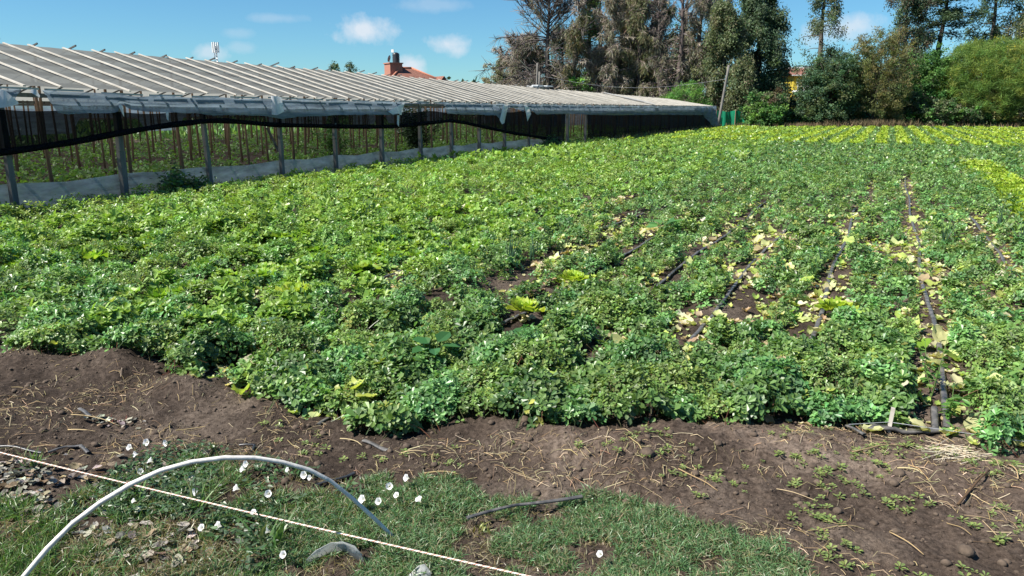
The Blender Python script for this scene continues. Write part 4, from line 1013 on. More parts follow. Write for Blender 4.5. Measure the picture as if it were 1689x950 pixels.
# header tape across the row end, and stake with wire
a = at(1432, 706, .03); c = at(1550, 708, .04); yy = np.linspace(0, 1, 12)[:, None]; P = a * (1 - yy) + c * yy; P[:, 2] = gz(P[:, 0], P[:, 1]) + .02; g = Geo(); ribbon(g, P, .05, .006)
a = at(1543, 712, .03); c = at(1541, 672, .08); P = a * (1 - yy) + c * yy; ribbon(g, P, .04, .005); tag(g.obj('header_tape', M_tape, smooth=True), 'black header tape lying across the end of the right drip row', 'tape')
st = at(1464, 716, .0); zs = gz(st[0], st[1]); g = Geo(); beam(g, (st[0], st[1], zs - .05), (st[0] + .012, st[1] + .02, zs + .125), .026, .018, upv=(1, 0, 0), jit=.001); tag(g.obj('wooden_stake', M_batten), 'short pale wooden stake at the end of the right drip row', 'stake')
a = at(1400, 700, .06); c = np.array([st[0], st[1], zs + .05]); e = at(1689, 728, .05); P = np.concatenate([a * (1 - yy) + c * yy, c * (1 - yy[1:]) + e * yy[1:]]); g = Geo(); tubes(g, P, np.full(len(P), .0022), 5); tag(g.obj('tie_wire', M_metal), 'thin wire stretched from the short stake along the crop edge', 'wire')

# ------------------------------------------------------------------ leaf litter
def patch(g, P, s, col, curl=.4, k=5):
    """crumpled lettuce leaves lying about: P (n,3)"""
    n = len(P); us = np.linspace(-1, 1, k); Ug, Vg = np.meshgrid(us, us, indexing='ij')
    a = U(0, 6.28, n)[:, None, None]; s = np.broadcast_to(s, n)[:, None, None]
    rr = np.sqrt(np.maximum(1 - .35 * Vg ** 2, 0))[None] * (1 + .07 * RNG.normal(0, 1, (n, k, k)) * (np.abs(Ug) > .9))
    X = Ug[None] * rr * s * .5; Yv = Vg[None] * np.sqrt(1 - .4 * Ug ** 2)[None] * s * .36
    Z = curl * s * (.22 * (Ug ** 2)[None] * U(-.4, 1, n)[:, None, None] + .25 * (Vg ** 2)[None] * U(-.3, 1, n)[:, None, None] + .07 * RNG.normal(0, 1, (n, k, k)))
    tx, ty = RNG.normal(0, .25, (2, n))[:, :, None, None]; Z = Z + X * tx + Yv * ty
    V = np.stack([P[:, 0, None, None] + X * np.cos(a) - Yv * np.sin(a), P[:, 1, None, None] + X * np.sin(a) + Yv * np.cos(a), P[:, 2, None, None] + Z - Z.min((1, 2), keepdims=True) * .7], -1)
    i = np.arange(k * k).reshape(k, k); F = np.stack([i[:-1, :-1], i[1:, :-1], i[1:, 1:], i[:-1, 1:]], -1).reshape(-1, 4)
    F = (np.arange(n) * k * k)[:, None, None] + F[None]
    col = np.asarray(col); col = np.repeat(col, k * k, 0) if col.ndim == 2 else col
    if col.ndim == 2: col = col * (1 + RNG.normal(0, .07, (len(col), 1)))
    g.add(V, F.reshape(-1, 4), np.clip(col, 0, .95))
CREAM = [(.62, .56, .34), (.54, .52, .26), (.68, .63, .44), (.46, .34, .20), (.58, .58, .30)]; LIME = [(.46, .56, .15), (.38, .50, .11), (.54, .60, .25)]
p = wedge(66000, 4, 26); p = p[infield(p)]; o = openness(p[:, 0], p[:, 1])
ring = np.maximum(openness(p[:, 0] + .12, p[:, 1]), openness(p[:, 0] - .12, p[:, 1]))
mid = np.clip((p[:, 0] + 6) / 1.5, 0, 1) * np.clip((2 - p[:, 0]) / .6, 0, 1) * np.clip((15 - p[:, 1]) / 5, 0, 1)
low_ = canopy(p[:, 0], p[:, 1]) < .05; pr = .24 * o + .34 * np.clip(ring - o, 0, 1) + mid * (fbm(p[:, 0] * .9, p[:, 1] * .8, 2, 97) > .38) * (.34 + .60 * low_)
p = p[(U(0, 1, len(p)) < pr) & (p[:, 0] > -6.5)]; n = len(p); g = Geo(); o = openness(p[:, 0], p[:, 1])
P = np.stack([p[:, 0], p[:, 1], gz(p[:, 0], p[:, 1]) + .008 + np.where((o > .5) | (U(0, 1, n) < .62), 0, canopy(p[:, 0], p[:, 1]) * .95)], 1)
wl = U(0, 1, n) < .5
patch(g, P, np.exp(RNG.normal(-2.95, .42, n)), np.where(wl[:, None], mixcol(n, CREAM, .15), mixcol(n, LIME, .15)), 1.0)
tag(g.obj('wilted_leaf_litter', M_lettuce, smooth=True), kind='stuff')
print('litter', n)
BIG = [(398, 652, .15, LIME, 'pale green lettuce leaf on the bare soil at the crop edge, left'), (815, 674, .17, LIME, 'large yellow green lettuce leaf at the crop edge below mid field'), (1514, 572, .16, [(.2, .36, .04)], 'fresh bright green leaf lying against the right drip tape'), (1556, 562, .2, CREAM, 'cream wilted leaf on the right of the right drip tape'),
       (1516, 447, .14, LIME, 'upright yellow green leaf on the right drip strip, farther back'), (1545, 590, .14, CREAM, 'cream leaf just nearer than the large wilted one by the right drip tape'), (1186, 520, .13, LIME, 'lime leaf by the third drip tape'), (1212, 523, .1, CREAM, 'cream leaf right of the lime one by the third drip tape'), (1140, 440, .15, LIME, 'lime leaf near the bare earth in the middle right'),
       (1128, 528, .12, CREAM, 'cream leaf left of the third drip tape'), (870, 514, .14, CREAM, 'brownish cream leaf in the mid field weeds'), (700, 515, .15, LIME, 'pale leaf beside the diagonal drip tape in the left middle'), (545, 525, .1, CREAM, 'cream leaf at the lower end of the diagonal drip tape'), (1437, 704, .13, CREAM, 'curled cream leaf by the short wooden stake'), (1515, 700, .12, CREAM, 'cream leaf on the black header tape'),
       (423, 606, .07, CREAM, 'small cream leaf caught in the front left weeds'), (1240, 408, .16, LIME, 'yellow leaf heap beside the fourth drip tape'), (1330, 470, .14, LIME, 'lime leaf between the second and third drip tapes'), (1290, 478, .13, CREAM, 'pale leaf left of the second drip tape'), (1450, 600, .15, LIME, 'yellow green leaf left of the right drip tape'), (1470, 640, .16, LIME, 'long lime leaf in front of the right drip row'), (1105, 435, .14, LIME, 'bright leaf above the bare earth in mid field'), (1575, 640, .12, CREAM, 'cream leaf among weeds right of the right drip tape')]
for px, py, s, pal, lab in BIG:
    q = at(px, py, .06); zz = gz(q[0], q[1]); h = float(canopy(q[:1], q[1:2])[0]); g = Geo()
    patch(g, np.array([[0, 0, 0.]]), s, mixcol(1, pal, .05), .9, 7); o = g.obj('fallen_leaf', M_lettuce, smooth=True); o.location = (q[0], q[1], float(zz) + .012 + h * .85); tag(o, lab, 'leaf')

# ------------------------------------------------------------------ odd plants in the field
def onion(px, py, hgt, n, lab):
    q = at(px, py, .05); g = Geo()
    P = np.array([grow_branch((RNG.normal(0, .015), RNG.normal(0, .015), 0), (*RNG.normal(0, .14, 2), 1), hgt * U(.65, 1.05), 7, (*RNG.normal(0, .35, 2), 0), .05) for _ in range(n)])
    tubes(g, P, np.linspace(1, .25, 7)[None] * U(.006, .009, (n, 1)), 6, mixcol(n, [(.07, .15, .085), (.09, .17, .10), (.055, .12, .07)], .1))
    o = tag(g.obj('onion_plant', M_leaf, smooth=True), lab, 'onion'); o.location = (q[0], q[1], gz(q[0], q[1]) + .02)
onion(842, 440, .42, 10, 'blue green onion clump in the middle of the field'); onion(1648, 388, .55, 9, 'tall onion clump beside the yellow lettuce strip'); onion(1558, 402, .4, 8, 'onion clump between the right drip tape and the yellow lettuce'); onion(1357, 448, .3, 5, 'small onion tuft by the second drip tape')
onion(880, 430, .32, 5, 'thin onion tuft right of the mid field clump'); onion(600, 372, .4, 7, 'onion clump in the left back of the field'); onion(1683, 410, .45, 6, 'onion clump cut by the right picture edge')
def bigleaf(px, py, s, n, lab, pal):
    q = at(px, py, .12); g = Geo(); a = np.arange(n) * 2.399 + U(0, 6); el = U(.15, .9, n)
    D = np.stack([np.cos(a) * np.cos(el), np.sin(a) * np.cos(el), np.sin(el)], 1); h = float(canopy(q[:1], q[1:2])[0])
    st_ = np.stack([np.zeros((n, 3)) - [0, 0, h], D * s * .4], 1); tubes(g, st_, np.full((n, 2), .004), 5, (.1, .17, .06))
    leaves(g, D * s * .4, D * [1, 1, .5], np.tile([0, 0, 1.], (n, 1)) + RNG.normal(0, .2, (n, 3)), U(.7, 1.1, n) * s, U(.6, .9, n) * s, .25, mixcol(n, pal, .1), 0, .2, (.25, .9, .7, .8))
    o = tag(g.obj('broadleaf_weed', M_leaf), lab, 'weed'); o.location = (q[0], q[1], float(gz(q[0], q[1])) + h + .03)
bigleaf(716, 582, .13, 6, 'broad leaved weed above the purslane in the front middle', [(.05, .15, .045)]); bigleaf(1095, 378, .22, 8, 'pale broad leaved weed in the back middle of the field', [(.09, .22, .06)]); bigleaf(990, 350, .16, 7, 'yellowish broad leaved plant in the back middle of the field', [(.2, .3, .05)]); bigleaf(845, 540, .15, 7, 'broad leaved weed right of the middle weeds', [(.06, .17, .05)]); bigleaf(445, 548, .07, 5, 'small grey green broad leaved weed in the front left weeds', [(.10, .18, .09)])
def herb(px, py, hgt, lab):
    q = at(px, py, .0); th = thing('tall_weed', lab, 'weed', (q[0], q[1], float(gz(q[0], q[1])))); g = Geo(); LB = np.array([grow_branch((0, 0, 0), (*RNG.normal(0, .2, 2), 1), hgt * U(.7, 1), 6, (*RNG.normal(0, .3, 2), 0), .1) for _ in range(4)]); tubes(g, LB, np.linspace(1, .4, 6)[None] * np.full((4, 1), .004), 5, (.10, .17, .05)); g.obj('stem', M_bark, th)
    n = 60; p, d = sample_lines(LB, n, .25, 1); g = Geo(); leaves(g, p, rdir(n, -.2, .5), rdir(n, .5, 1), U(.03, .06, n), U(.015, .03, n), .2, mixcol(n, [(.10, .22, .05), (.13, .25, .05)]), 0, .25); g.obj('foliage', M_leaf, th)
herb(1535, 660, .36, 'upright light green weed at the near end of the right drip tape'); herb(1560, 700, .22, 'small bright weed right of the header tape')

# ------------------------------------------------------------------ foreground: grass
def poly_in(px, py, poly):
    r = np.zeros(len(px), bool); j = len(poly) - 1
    for i in range(len(poly)):
        xi, yi = poly[i]; xj, yj = poly[j]
        c_ = ((yi > py) != (yj > py)) & (px < (xj - xi) * (py - yi) / (yj - yi + 1e-9) + xi); r ^= c_; j = i
    return r
def ground_poly(pts): return [tuple(at(a, c)[:2]) for a, c in pts]
GR = ground_poly([(560, 815), (640, 790), (760, 806), (850, 826), (960, 822), (1060, 848), (1130, 855), (1200, 870), (1290, 900), (1340, 960), (1330, 1100), (420, 1100), (400, 920), (480, 860)])
GL = ground_poly([(-200, 838), (0, 842), (70, 858), (120, 905), (170, 960), (200, 1100), (-200, 1100)])
GM = ground_poly([(150, 820), (240, 745), (330, 740), (420, 755), (560, 790), (640, 850), (560, 880), (470, 880), (430, 960), (380, 960), (330, 870), (200, 860), (110, 860)])
GK = ground_poly([(150, 875), (330, 880), (420, 950), (420, 1100), (100, 1100), (120, 940)])
def blades(g, n, poly, L, pal, wd=.0032, flat=.8, dn=.4, seed=0, jitter=0):
    bb = np.array(poly); lo, hi = bb.min(0) - .1, bb.max(0) + .1; x = U(lo[0], hi[0], n); y = U(lo[1], hi[1], n)
    xx = x + .10 * (vn2(x * 7, y * 7, 3) - .5) * 2; yy = y + .10 * (vn2(x * 7, y * 7, 4) - .5) * 2
    k = poly_in(xx, yy, poly) & (fbm(x * 6, y * 6, 3, 101 + seed) > dn) & (y < edge(x) + .2); x, y = x[k], y[k]; n = len(x)
    if n == 0: return
    P0 = np.stack([x, y, gz(x, y) - .003], 1); d = np.stack([RNG.normal(0, flat, n), RNG.normal(0, flat, n), np.ones(n)], 1); d = norm(d); l = U(.5, 1.2, n) * L
    P0[:, 2] += U(0, .025, n) * (fbm(x * 6, y * 6, 2, 5))
    P1 = P0 + d * l[:, None] * .55; d2 = norm(d + np.stack([d[:, 0], d[:, 1], -.5 * np.ones(n)], 1) * .6 + RNG.normal(0, .2, (n, 3))); P2 = P1 + d2 * l[:, None] * .5
    sd = norm(np.cross(d, RNG.normal(0, 1, (n, 3)))) * (wd * U(.7, 1.4, n) / 2)[:, None]
    V = np.stack([P0 - sd, P0 + sd, P1 + sd * .85, P1 - sd * .85, P2 + sd * .2, P2 - sd * .2], 1); b_ = (np.arange(n) * 6)[:, None]
    g.add(V, np.concatenate([b_ + [0, 1, 2, 3], b_ + [3, 2, 4, 5]], 0), np.repeat(mixcol(n, pal, .18), 6, 0))
BER = [(.115, .23, .095), (.14, .265, .11), (.09, .185, .08), (.17, .255, .12), (.21, .22, .12)]
LUS0 = [(.095, .216, .047), (.121, .270, .054), (.074, .176, .041)]
LUS = [(.105, .20, .06), (.13, .23, .07), (.085, .165, .05), (.17, .20, .09)]
DRYG = [(.26, .22, .12), (.20, .17, .10), (.32, .27, .17)]
g = Geo()
blades(g, 120000, GR, .040, BER, .003, .95, .38); blades(g, 14000, GR, .045, DRYG, .003, 1.2, .3, 5)
blades(g, 36000, GL, .07, LUS, .004, .7, .45); blades(g, 9000, GL, .06, DRYG, .003, 1.1, .3, 9); blades(g, 26000, GM, .05, BER + LUS, .0036, .8, .50, 2); blades(g, 16000, GK, .05, BER + DRYG, .0034, 1.0, .42, 3); blades(g, 4000, GM, .06, DRYG, .003, 1.2, .3, 7); blades(g, 7000, GK, .06, DRYG, .003, 1.4, .25, 8)
tag(g.obj('grass', M_leaf), kind='stuff')
# bindweed leaves creeping through the grass
g = Geo(); n = 5200; bb = np.array(GM); x = U(bb[:, 0].min(), bb[:, 0].max(), n); y = U(bb[:, 1].min(), bb[:, 1].max(), n); k = poly_in(x, y, GM) & (fbm(x * 4, y * 4, 2, 111) > .46); x, y = x[k], y[k]; n = len(x)
P = np.stack([x, y, gz(x, y) + U(.008, .055, n)], 1); leaves(g, P, rdir(n, -.1, .5), rdir(n, .6, 1), U(.018, .038, n), U(.009, .018, n), .15, mixcol(n, [(.07, .12, .06), (.09, .14, .075), (.06, .13, .04)]), 0, .1, (.2, 1., .6, .7))
tag(g.obj('bindweed_leaves', M_leaf), kind='stuff')

# seedlings on the bare soil: individuals
def seedling_geo(seed):
    g = Geo(); rs = np.random.default_rng(seed); n = rs.integers(5, 9); a = np.arange(n) * 2.399; el = np.linspace(.05, .6, n)
    D = np.stack([np.cos(a) * np.cos(el), np.sin(a) * np.cos(el), np.sin(el)], 1)
    tubes(g, [(0, 0, -.01), (0, 0, .012)], [.002, .0015], 5, (.2, .1, .06)); leaves(g, np.tile([0, 0, .010], (n, 1)) + D * .004, D, np.tile([0, 0, 1.], (n, 1)), rs.uniform(.016, .028, n), rs.uniform(.010, .015, n), .15, mixcol(n, [(.21, .27, .08), (.26, .31, .10), (.17, .24, .075)]), 0, .1, (.4, .6, .78, 1)); return g
protoS = [[seedling_geo(k).obj('purslane_seedling', M_leaf), False] for k in range(5)]
SP = ground_poly([(1000, 800), (1130, 800), (1300, 760), (1500, 740), (1700, 780), (1700, 1000), (1400, 1000), (1300, 880), (1130, 845)])
bb = np.array(SP); cnt = 0; tries = 0
while cnt < 230 and tries < 9000:
    tries += 1; x, y = U(bb[:, 0].min(), bb[:, 0].max()), U(bb[:, 1].min(), bb[:, 1].max())
    if not poly_in(np.array([x]), np.array([y]), SP)[0] or fbm(np.array([x * 3.3]), np.array([y * 3.3]), 2, 121)[0] < .47: continue
    place(protoS, x, y, float(gz(x, y)) - .002, U(.5, 1.1), 'tiny purslane seedling on the bare brown soil at lower right', 'seedlings on the bare soil, lower right', 'seedling'); cnt += 1
cnt = 0
SP2 = ground_poly([(420, 690), (640, 740), (900, 740), (1300, 715), (1420, 715), (1130, 800), (980, 812), (700, 790), (460, 740)])
bb = np.array(SP2)
while cnt < 70:
    x, y = U(bb[:, 0].min(), bb[:, 0].max()), U(bb[:, 1].min(), bb[:, 1].max())
    if not poly_in(np.array([x]), np.array([y]), SP2)[0] or fbm(np.array([x * 3.3]), np.array([y * 3.3]), 2, 131)[0] < .45: continue
    place(protoS, x, y, float(gz(x, y)) - .002, U(.6, 1.1), 'tiny purslane seedling on the dark soil just before the crop edge', 'seedlings on the soil before the crop edge', 'seedling'); cnt += 1

# straw: long pieces are things, the chaff is stuff
STRAW = [(.40, .30, .16), (.48, .38, .22), (.32, .23, .13), (.55, .46, .30)]
g = Geo()
SO = ground_poly([(-200, 580), (150, 610), (350, 645), (620, 725), (900, 730), (1400, 708), (1689, 745), (1900, 760), (1900, 1000), (1350, 1000), (1200, 860), (1000, 815), (640, 785), (430, 750), (200, 740), (150, 860), (-200, 840)])
bb = np.array(SO); n = 24000; x = U(bb[:, 0].min(), bb[:, 0].max(), n); y = U(bb[:, 1].min(), bb[:, 1].max(), n); k = poly_in(x, y, SO) & (fbm(x * 2.2, y * 2.2, 3, 141) > U(.34, .62, n)); x, y = x[k], y[k]; n = len(x); a = U(0, np.pi, n); l = np.exp(RNG.normal(-3.22, .6, n)); 
dx, dy = np.cos(a) * l / 2, np.sin(a) * l / 2; bx, by = -dy * (q_ := RNG.normal(0, .07, n)), dx * q_
pts = np.stack([np.stack([x - dx, y - dy, gz(x - dx, y - dy) + .004], 1), np.stack([x + bx, y + by, gz(x + bx, y + by) + .007 + U(0, .008, n)], 1), np.stack([x + dx, y + dy, gz(x + dx, y + dy) + .004], 1)], 1)
tubes(g, pts, np.repeat(U(.0005, .0016, n)[:, None], 3, 1), 4, mixcol(n, STRAW + [(.2, .14, .09), (.25, .2, .13)], .2))
tag(g.obj('straw_chaff', M_dry), kind='stuff')
def stalk(p0, p1, r, lab, lift=.012, pal=STRAW):
    a, c = at(*p0), at(*p1); k = np.linspace(0, 1, 8)[:, None]; P = a * (1 - k) + c * k; P[:, :2] += (vn2(k * 3, k * 0 + p0[0], 3) - .5) * .014; r = r * .72; P[:, 2] = gz(P[:, 0], P[:, 1], False) + lift + .012 * np.sin(k[:, 0] * 3.1); g = Geo(); tubes(g, P, np.linspace(r, r * .7, 8), 6, mixcol(1, pal, .1)[0]); tag(g.obj('straw_stalk', M_dry, smooth=True), lab, 'straw')
stalk((1405, 763), (1500, 752), .005, 'pale straight stalk in the middle of the right bare soil'); stalk((1465, 890), (1520, 928), .0035, 'thin straw lying diagonally near the lower right'); stalk((1580, 845), (1625, 805), .008, 'dark brown stick on the soil at right', .015, [(.10, .065, .04)]); stalk((1630, 775), (1645, 793), .006, 'short thick pale stalk near the right edge'); stalk((1060, 775), (1035, 755), .004, 'straw leaning on the right slope of the big soil mound'); stalk((1120, 790), (1185, 818), .004, 'long straw right of the big soil mound')
stalk((660, 757), (705, 756), .004, 'yellow straw on dark soil below mid field'); stalk((700, 787), (760, 790), .005, 'pale flat straw by the grass edge'); stalk((560, 725), (600, 737), .004, 'bent straw left of the black tape scrap'); stalk((120, 690), (200, 705), .004, 'long straw on the dark soil at left'); stalk((110, 715), (170, 718), .004, 'pale straw below the long one at left'); stalk((1660, 790), (1675, 815), .005, 'pale stalk at the right edge'); stalk((1550, 870), (1600, 895), .003, 'thin straw among seedlings near the right edge'); stalk((1280, 815), (1350, 838), .0025, 'curved straw in the middle of the lower right soil'); stalk((1480, 790), (1520, 802), .005, 'broad pale straw by the seedlings at right')
# straw heap at right
g = Geo(); q = at(1570, 770); n = 60; x = q[0] + RNG.normal(0, .07, n); y = q[1] + RNG.normal(0, .05, n); a = RNG.normal(.1, .5, n) + YAW; l = U(.03, .09, n); z = gz(x, y) + U(.004, .03, n)
tubes(g, np.stack([np.stack([x - np.cos(a) * l, y - np.sin(a) * l, z], 1), np.stack([x + np.cos(a) * l, y + np.sin(a) * l, z + U(-.003, .006, n)], 1)], 1), np.full((n, 2), .0016), 4, mixcol(n, [(.55, .47, .33), (.62, .55, .42)], .1)); tag(g.obj('straw_heap', M_dry), 'small heap of bleached straw on the soil near the right edge', 'straw heap')
# clods
def clod_geo(s, seed):
    rs = np.random.default_rng(seed); g = Geo(); nu, nv = 9, 7; th_ = np.arange(nu) / nu * 2 * np.pi; ph = np.linspace(.05, np.pi - .05, nv); T, Pp = np.meshgrid(th_, ph)
    d = np.stack([np.cos(T) * np.sin(Pp), np.sin(T) * np.sin(Pp), np.cos(Pp)], -1); r = s * (.75 + .5 * vn3(d * 2.2 + seed * 3.7, seed)) * (1 + rs.normal(0, .05, T.shape)); V = d * r[..., None] * [1.1, 1, .75]
    i = np.arange(nu * nv).reshape(nv, nu); j = np.roll(i, -1, 1); g.add(V, np.stack([i[:-1], i[1:], j[1:], j[:-1]], -1).reshape(-1, 4)); return g
for k, (px, py, s, lab) in enumerate(((1066, 775, .032, 'grey brown earth clod at the foot of the big soil mound'), (205, 600, .035, 'dark earth clod on top of the left soil mound'), (865, 710, .03, 'earth clod at the edge of the crop left of the big mound'), (955, 785, .016, 'small clod in front of the big soil mound'), (955, 795, .013, 'smaller clod just below another in front of the big mound'), (1146, 792, .02, 'clod on the soil right of the big mound'), (1480, 800, .025, 'rounded clod on the right soil'), (1590, 925, .03, 'clod near the lower right corner'))):
    q = at(px, py); o = clod_geo(s, k).obj('earth_clod', M_stone, smooth=True); o.location = (q[0], q[1], float(gz(q[0], q[1])) + s * .35); tag(o, lab, 'clod')
g = Geo(); n = 9000; x = U(-6, 2.2, n); y = U(1.6, 4.4, n); k = (y < edge(x) + .1) & ~poly_in(x, y, GR) & ~poly_in(x, y, GL); x, y = x[k], y[k]
cl = [clod_geo(1, 50 + k) for k in range(4)]
for q_, (xx, yy) in enumerate(zip(x, y)):
    c_ = cl[RNG.integers(4)]; s = math.exp(RNG.normal(-5.45, .42)) if q_ % 14 else U(.008, .02); g.add(np.concatenate(c_.v) * s + [xx, yy, float(gz(xx, yy)) + s * .2], np.concatenate(c_.q))
tag(g.obj('soil_crumbs', M_stone, smooth=True), kind='stuff')

# grey bark-like debris lower left
g = Geo(); n = 0
for (px, py, sx, sy, cnt) in ((25, 815, 45, 26, 150), (230, 800, 60, 22, 50), (230, 905, 90, 28, 55), (290, 925, 40, 15, 22), (300, 780, 40, 15, 25), (190, 700, 25, 8, 16)):
    P = np.array([at(px + RNG.normal(0, sx), py + RNG.normal(0, sy)) for _ in range(cnt * 2)]); cnt *= 2; P[:, 2] = gz(P[:, 0], P[:, 1]) + U(.004, .022, cnt); patch(g, P, U(.012, .05, cnt), mixcol(cnt, [(.20, .19, .165), (.29, .275, .235), (.12, .115, .10), (.36, .34, .28), (.22, .17, .11)], .2), .7, 4)
tag(g.obj('grey_husk_debris', M_dry), kind='stuff')
# black tape scraps
def scrap(pts, wd, lab, lift=.012, mt=M_black, roll=0.0):
    P = np.array([at(*p) for p in pts]); k = np.linspace(0, len(P) - 1, 5 * len(P)); i = np.minimum(k.astype(int), len(P) - 2); f = (k - i)[:, None]; Q = P[i] * (1 - f) + P[i + 1] * f; Q[:, 2] = gz(Q[:, 0], Q[:, 1], False) + lift + .004 * np.sin(np.arange(len(Q)) * .4); g = Geo(); ribbon(g, Q, wd, .003, np.full(len(Q), roll) + .2 * np.sin(np.arange(len(Q)) * .3)); tag(g.obj('tape_scrap', mt, smooth=True), lab, 'tape scrap')
scrap([(600, 728), (620, 738), (640, 748)], .03, 'black tape scrap on the soil below the front crop corner', mt=M_tape); scrap([(80, 752), (110, 742), (136, 738)], .016, 'bent black tape scrap on the soil at the left', mt=M_tape); scrap([(0, 744), (30, 745), (70, 752)], .016, 'black tape strip under the rope at the left edge'); scrap([(134, 740), (146, 750)], .022, 'short black tape end right of the bent scrap', mt=M_tape); scrap([(132, 680), (150, 692)], .026, 'small grey tape square on the dark soil at left', mt=M_tape)
scrap([(525, 702), (542, 690)], .03, 'grey tape scrap at the crop edge left of centre', mt=M_tape); scrap([(770, 872), (850, 850), (960, 834)], .02, 'long black tape lying in the grass at bottom centre', .05, M_tape); scrap([(310, 742), (345, 748)], .05, 'crumpled black plastic scrap above the hoop', mt=M_tape); scrap([(1395, 715), (1424, 735)], .026, 'black pipe end sticking out of the crop edge at right', .03, M_tape); scrap([(55, 855), (90, 850), (85, 875)], .05, 'black plastic piece by the grey debris at lower left'); scrap([(465, 835), (475, 860), (500, 850)], .028, 'curled black scrap between the flowers and the rope'); scrap([(520, 800), (560, 790), (585, 780)], .02, 'black scrap under the right leg of the hoop'); scrap([(395, 735), (420, 735), (415, 745)], .016, 'curled black tape loop behind the hoop top')

# tufts of broad grass
def tuft(px, py, hgt, n, lab, pal=LUS, wd=.007):
    q = at(px, py); g = Geo(); k = 6
    P = np.array([grow_branch((RNG.normal(0, .02), RNG.normal(0, .02), 0), (*RNG.normal(0, .5, 2), 1), hgt * U(.5, 1.1), k, (*RNG.normal(0, .5, 2), -.7), .08) for _ in range(n)])
    T = norm(np.gradient(P, axis=1)); Sd = norm(np.cross(T, np.array([0.1, .2, 1.])))
    wv = (np.array([.7, 1, 1, .8, .5, .1]) * wd / 2)[None, :, None]; V = np.concatenate([P - Sd * wv, P + Sd * wv], 2).reshape(n, k, 2, 3)
    i = np.arange(n * k * 2).reshape(n, k, 2); F = np.stack([i[:, :-1, 0], i[:, :-1, 1], i[:, 1:, 1], i[:, 1:, 0]], -1).reshape(-1, 4); g.add(V, F, np.repeat(mixcol(n, pal, .15), k * 2, 0)); o = tag(g.obj('grass_tuft', M_leaf), lab, 'grass tuft'); o.location = (q[0], q[1], float(gz(q[0], q[1])))
tuft(325, 845, .20, 26, 'upright green grass tuft under the hoop'); tuft(55, 780, .16, 16, 'green grass tuft behind the rope at the left'); tuft(445, 905, .2, 26, 'broad bladed grass tuft below the flowers', wd=.011); tuft(190, 700, .06, 12, 'small reddish grass tuft on the soil at left', [(.22, .06, .05), (.15, .07, .05)], .004); tuft(845, 820, .12, 8, 'dry grass tuft at the upper edge of the grass', DRYG, .004); tuft(795, 878, .08, 12, 'yellowish weed tuft beside the long black tape', [(.24, .26, .07)], .008); tuft(215, 830, .1, 14, 'low leafy tuft left of the hoop leg', LUS, .014)

# bindweed flowers: one thing each
def flower_geo(seed):
    g = Geo(); rs = np.random.default_rng(seed); n = 20; a = np.arange(n) / n * 2 * np.pi; rings = []
    op = rs.uniform(.85, 1.1)
    for r, z in ((.002, 0), (.005 * op, .010), (.010 * op, .017), (.0155 * op, .020 + .006 * (1 - op))): rings.append(np.stack([r * np.cos(a) * (1 + .06 * np.cos(5 * a)), r * np.sin(a) * (1 + .06 * np.cos(5 * a)), z + .0012 * np.cos(5 * a + 1)], 1))
    V = np.concatenate(rings); i = np.arange(4 * n).reshape(4, n); j = np.roll(i, -1, 1); col = np.repeat(np.array([(.7, .66, .4), (.82, .8, .74), (.86, .85, .84), (.86, .85, .85)]), n, 0)
    g.add(V, np.stack([i[:-1], j[:-1], j[1:], i[1:]], -1).reshape(-1, 4), col); tubes(g, [(0, 0, -.035), (.002, 0, -.012), (0, 0, -.0005)], [.0012, .0012, .0018], 5, (.1, .17, .06)); return g
M_petal = foliage('petal', .6, .35, .3, (1, 1, 1))
protoF = [flower_geo(k).obj('bindweed_flower', M_petal, smooth=True) for k in range(4)]
FL = [(245, 722, 'by itself on the dark soil, right of a pair'), (278, 724, 'farthest right of the upper group behind the hoop'), (218, 736, 'left of the upper pair behind the hoop'), (228, 742, 'right of the upper pair behind the hoop'), (252, 758, 'in the middle of the leaves behind the hoop leg'), (235, 772, 'just above the hoop leg at left'), (410, 762, 'touching the top of the hoop'), (405, 768, 'just under the hoop top, left one'), (477, 770, 'on the right shoulder of the hoop'), (505, 775, 'left one of two overlapping on the hoop'), (514, 778, 'right one of two overlapping on the hoop'), (395, 800, 'under the middle of the hoop'), (327, 810, 'beside the upright grass tuft under the hoop'),
      (445, 809, 'above the curled black scrap'), (225, 828, 'small one left inside the hoop'), (124, 858, 'outside the left leg of the hoop'), (336, 868, 'left one of the pair beneath the tuft'), (366, 867, 'right one of the pair beneath the tuft'), (420, 841, 'resting on the rope'), (447, 873, 'by the broad bladed tuft'), (471, 914, 'lowest, near the torn film'), (603, 822, 'at the right leg of the hoop'), (628, 823, 'second from the right leg of the hoop'), (643, 798, 'upper left of the four on the right'), (675, 790, 'highest of those on the right'), (657, 816, 'large one in the right group'), (694, 824, 'farthest right of the right group'), (993, 914, 'alone in the grass at bottom right of centre')]
for k, (px, py, lab) in enumerate(FL):
    q = at(px, py, .06); o = protoF[k] if k < 4 else protoF[k % 4].copy()
    if k >= 4: S.collection.objects.link(o)
    s = U(.85, 1.25) if k not in (8, 14) else .75
    v = norm(np.array([-.1, -.9, .65]) + RNG.normal(0, .3, 3)); o.location = (q[0], q[1], float(gz(q[0], q[1])) + .05); o.scale = (s, s, s)
    o.rotation_euler = (math.acos(v[2]), 0, math.atan2(v[0], -v[1])); tag(o, 'white bindweed flower ' + lab, 'flower', 'white bindweed flowers')

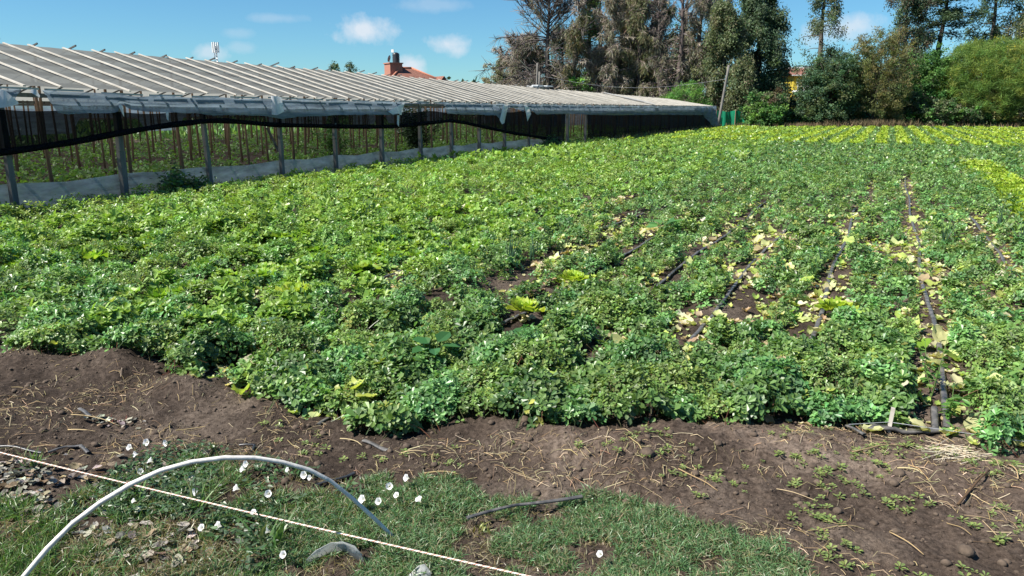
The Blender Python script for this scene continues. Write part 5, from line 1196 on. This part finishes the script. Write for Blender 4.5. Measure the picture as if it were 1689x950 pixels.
# ------------------------------------------------------------------ hoop, rope, film scraps
f1 = at(655, 893); f0 = at(-25, 1030)
nrm = norm(np.cross(f1 - f0, [0, 0, 1]))
def on_plane(px, py):
    d = ray(px, py); return EYE + d * ((f0 - EYE) @ nrm) / (d @ nrm)
HP = [on_plane(*p) for p in ((40, 950), (78, 905), (120, 863), (165, 829), (215, 799), (265, 776), (315, 762), (370, 755), (420, 755), (465, 762), (510, 775), (545, 793), (580, 821), (612, 850), (638, 875), (655, 893))]
HP = np.array([f0 + [0, 0, -.02]] + [HP[0] * .5 + f0 * .5] + HP)
g = Geo(); tubes(g, HP, np.linspace(.0092, .0072, len(HP)) * (1 + .12 * RNG.normal(0, 1, len(HP)) * 0 + .08 * (np.arange(len(HP)) % 3 == 0)), 10)
tag(g.obj('tunnel_hoop', M_pipe, smooth=True), 'pale grey bent pipe hoop arching over the grass at lower left', 'hoop')
a = at(0, 742, .11); c = at(890, 950, .11); dv = norm(c - a); a2 = a - dv * 1.2; c2 = c + dv * .9
n = 900; k = np.linspace(0, 1, n)[:, None]; P = a2 * (1 - k) + c2 * k; P[:, 2] = .11 - .02 * np.sin(np.pi * k[:, 0]) - .12 * np.clip((.06 - k[:, 0]) / .06, 0, 1) - .12 * np.clip((k[:, 0] - .94) / .06, 0, 1)
sd = norm(np.cross(dv, [0, 0, 1])); u_ = np.cross(sd, dv); Lr = np.linalg.norm(c2 - a2); rp = thing('rope', 'white and red twisted rope stretched low across the lower left corner', 'rope', tuple(a2 * [1, 1, 0]))
M_rw = simple('rope_white', (.62, .56, .48), (.78, .72, .64), 60, .85, .2); M_rr = simple('rope_red', (.42, .20, .15), (.56, .30, .23), 60, .85, .2)
for s_, mt_ in ((0, M_rw), (1, M_rw), (2, M_rr)):
    ph = k[:, 0] * Lr / .028 * 2 * np.pi + s_ * 2.094; g = Geo(); tubes(g, P - a2 * [1, 1, 0] + 0.0018 * (sd * np.cos(ph)[:, None] + u_ * np.sin(ph)[:, None]), np.full(n, .0021), 5); g.obj('strand', mt_, rp, True)
def film_scrap(pts_top, pts_bot, lab):
    A = np.array([at(px, py, z) for px, py, z in pts_top]); B = np.array([at(px, py, z) for px, py, z in pts_bot]); n = len(A); V = np.concatenate([A, (A + B) / 2 + RNG.normal(0, .006, A.shape) + [0, 0, .012], B]); F = [(r * n + i, r * n + i + 1, (r + 1) * n + i + 1, (r + 1) * n + i) for r in range(2) for i in range(n - 1)]; g = Geo(); g.add(V, F); o = g.obj('film_scrap', M_scrap, smooth=True); md = o.modifiers.new('thickness', 'SOLIDIFY'); md.thickness = .0015; tag(o, lab, 'plastic film')
film_scrap([(500, 928, .02), (520, 908, .05), (545, 895, .08), (565, 893, .09), (585, 900, .08), (598, 915, .05)], [(505, 930, .01), (528, 918, .02), (548, 910, .03), (567, 908, .03), (588, 922, .02), (602, 928, .01)], 'torn strip of clear film arching out of the grass at bottom centre left')
film_scrap([(678, 950, .03), (690, 933, .06), (700, 930, .06), (712, 945, .03)], [(676, 965, .01), (688, 960, .02), (702, 958, .02), (714, 962, .01)], 'small clear film scrap at the bottom edge below the rope')
print('objects', len(S.objects))
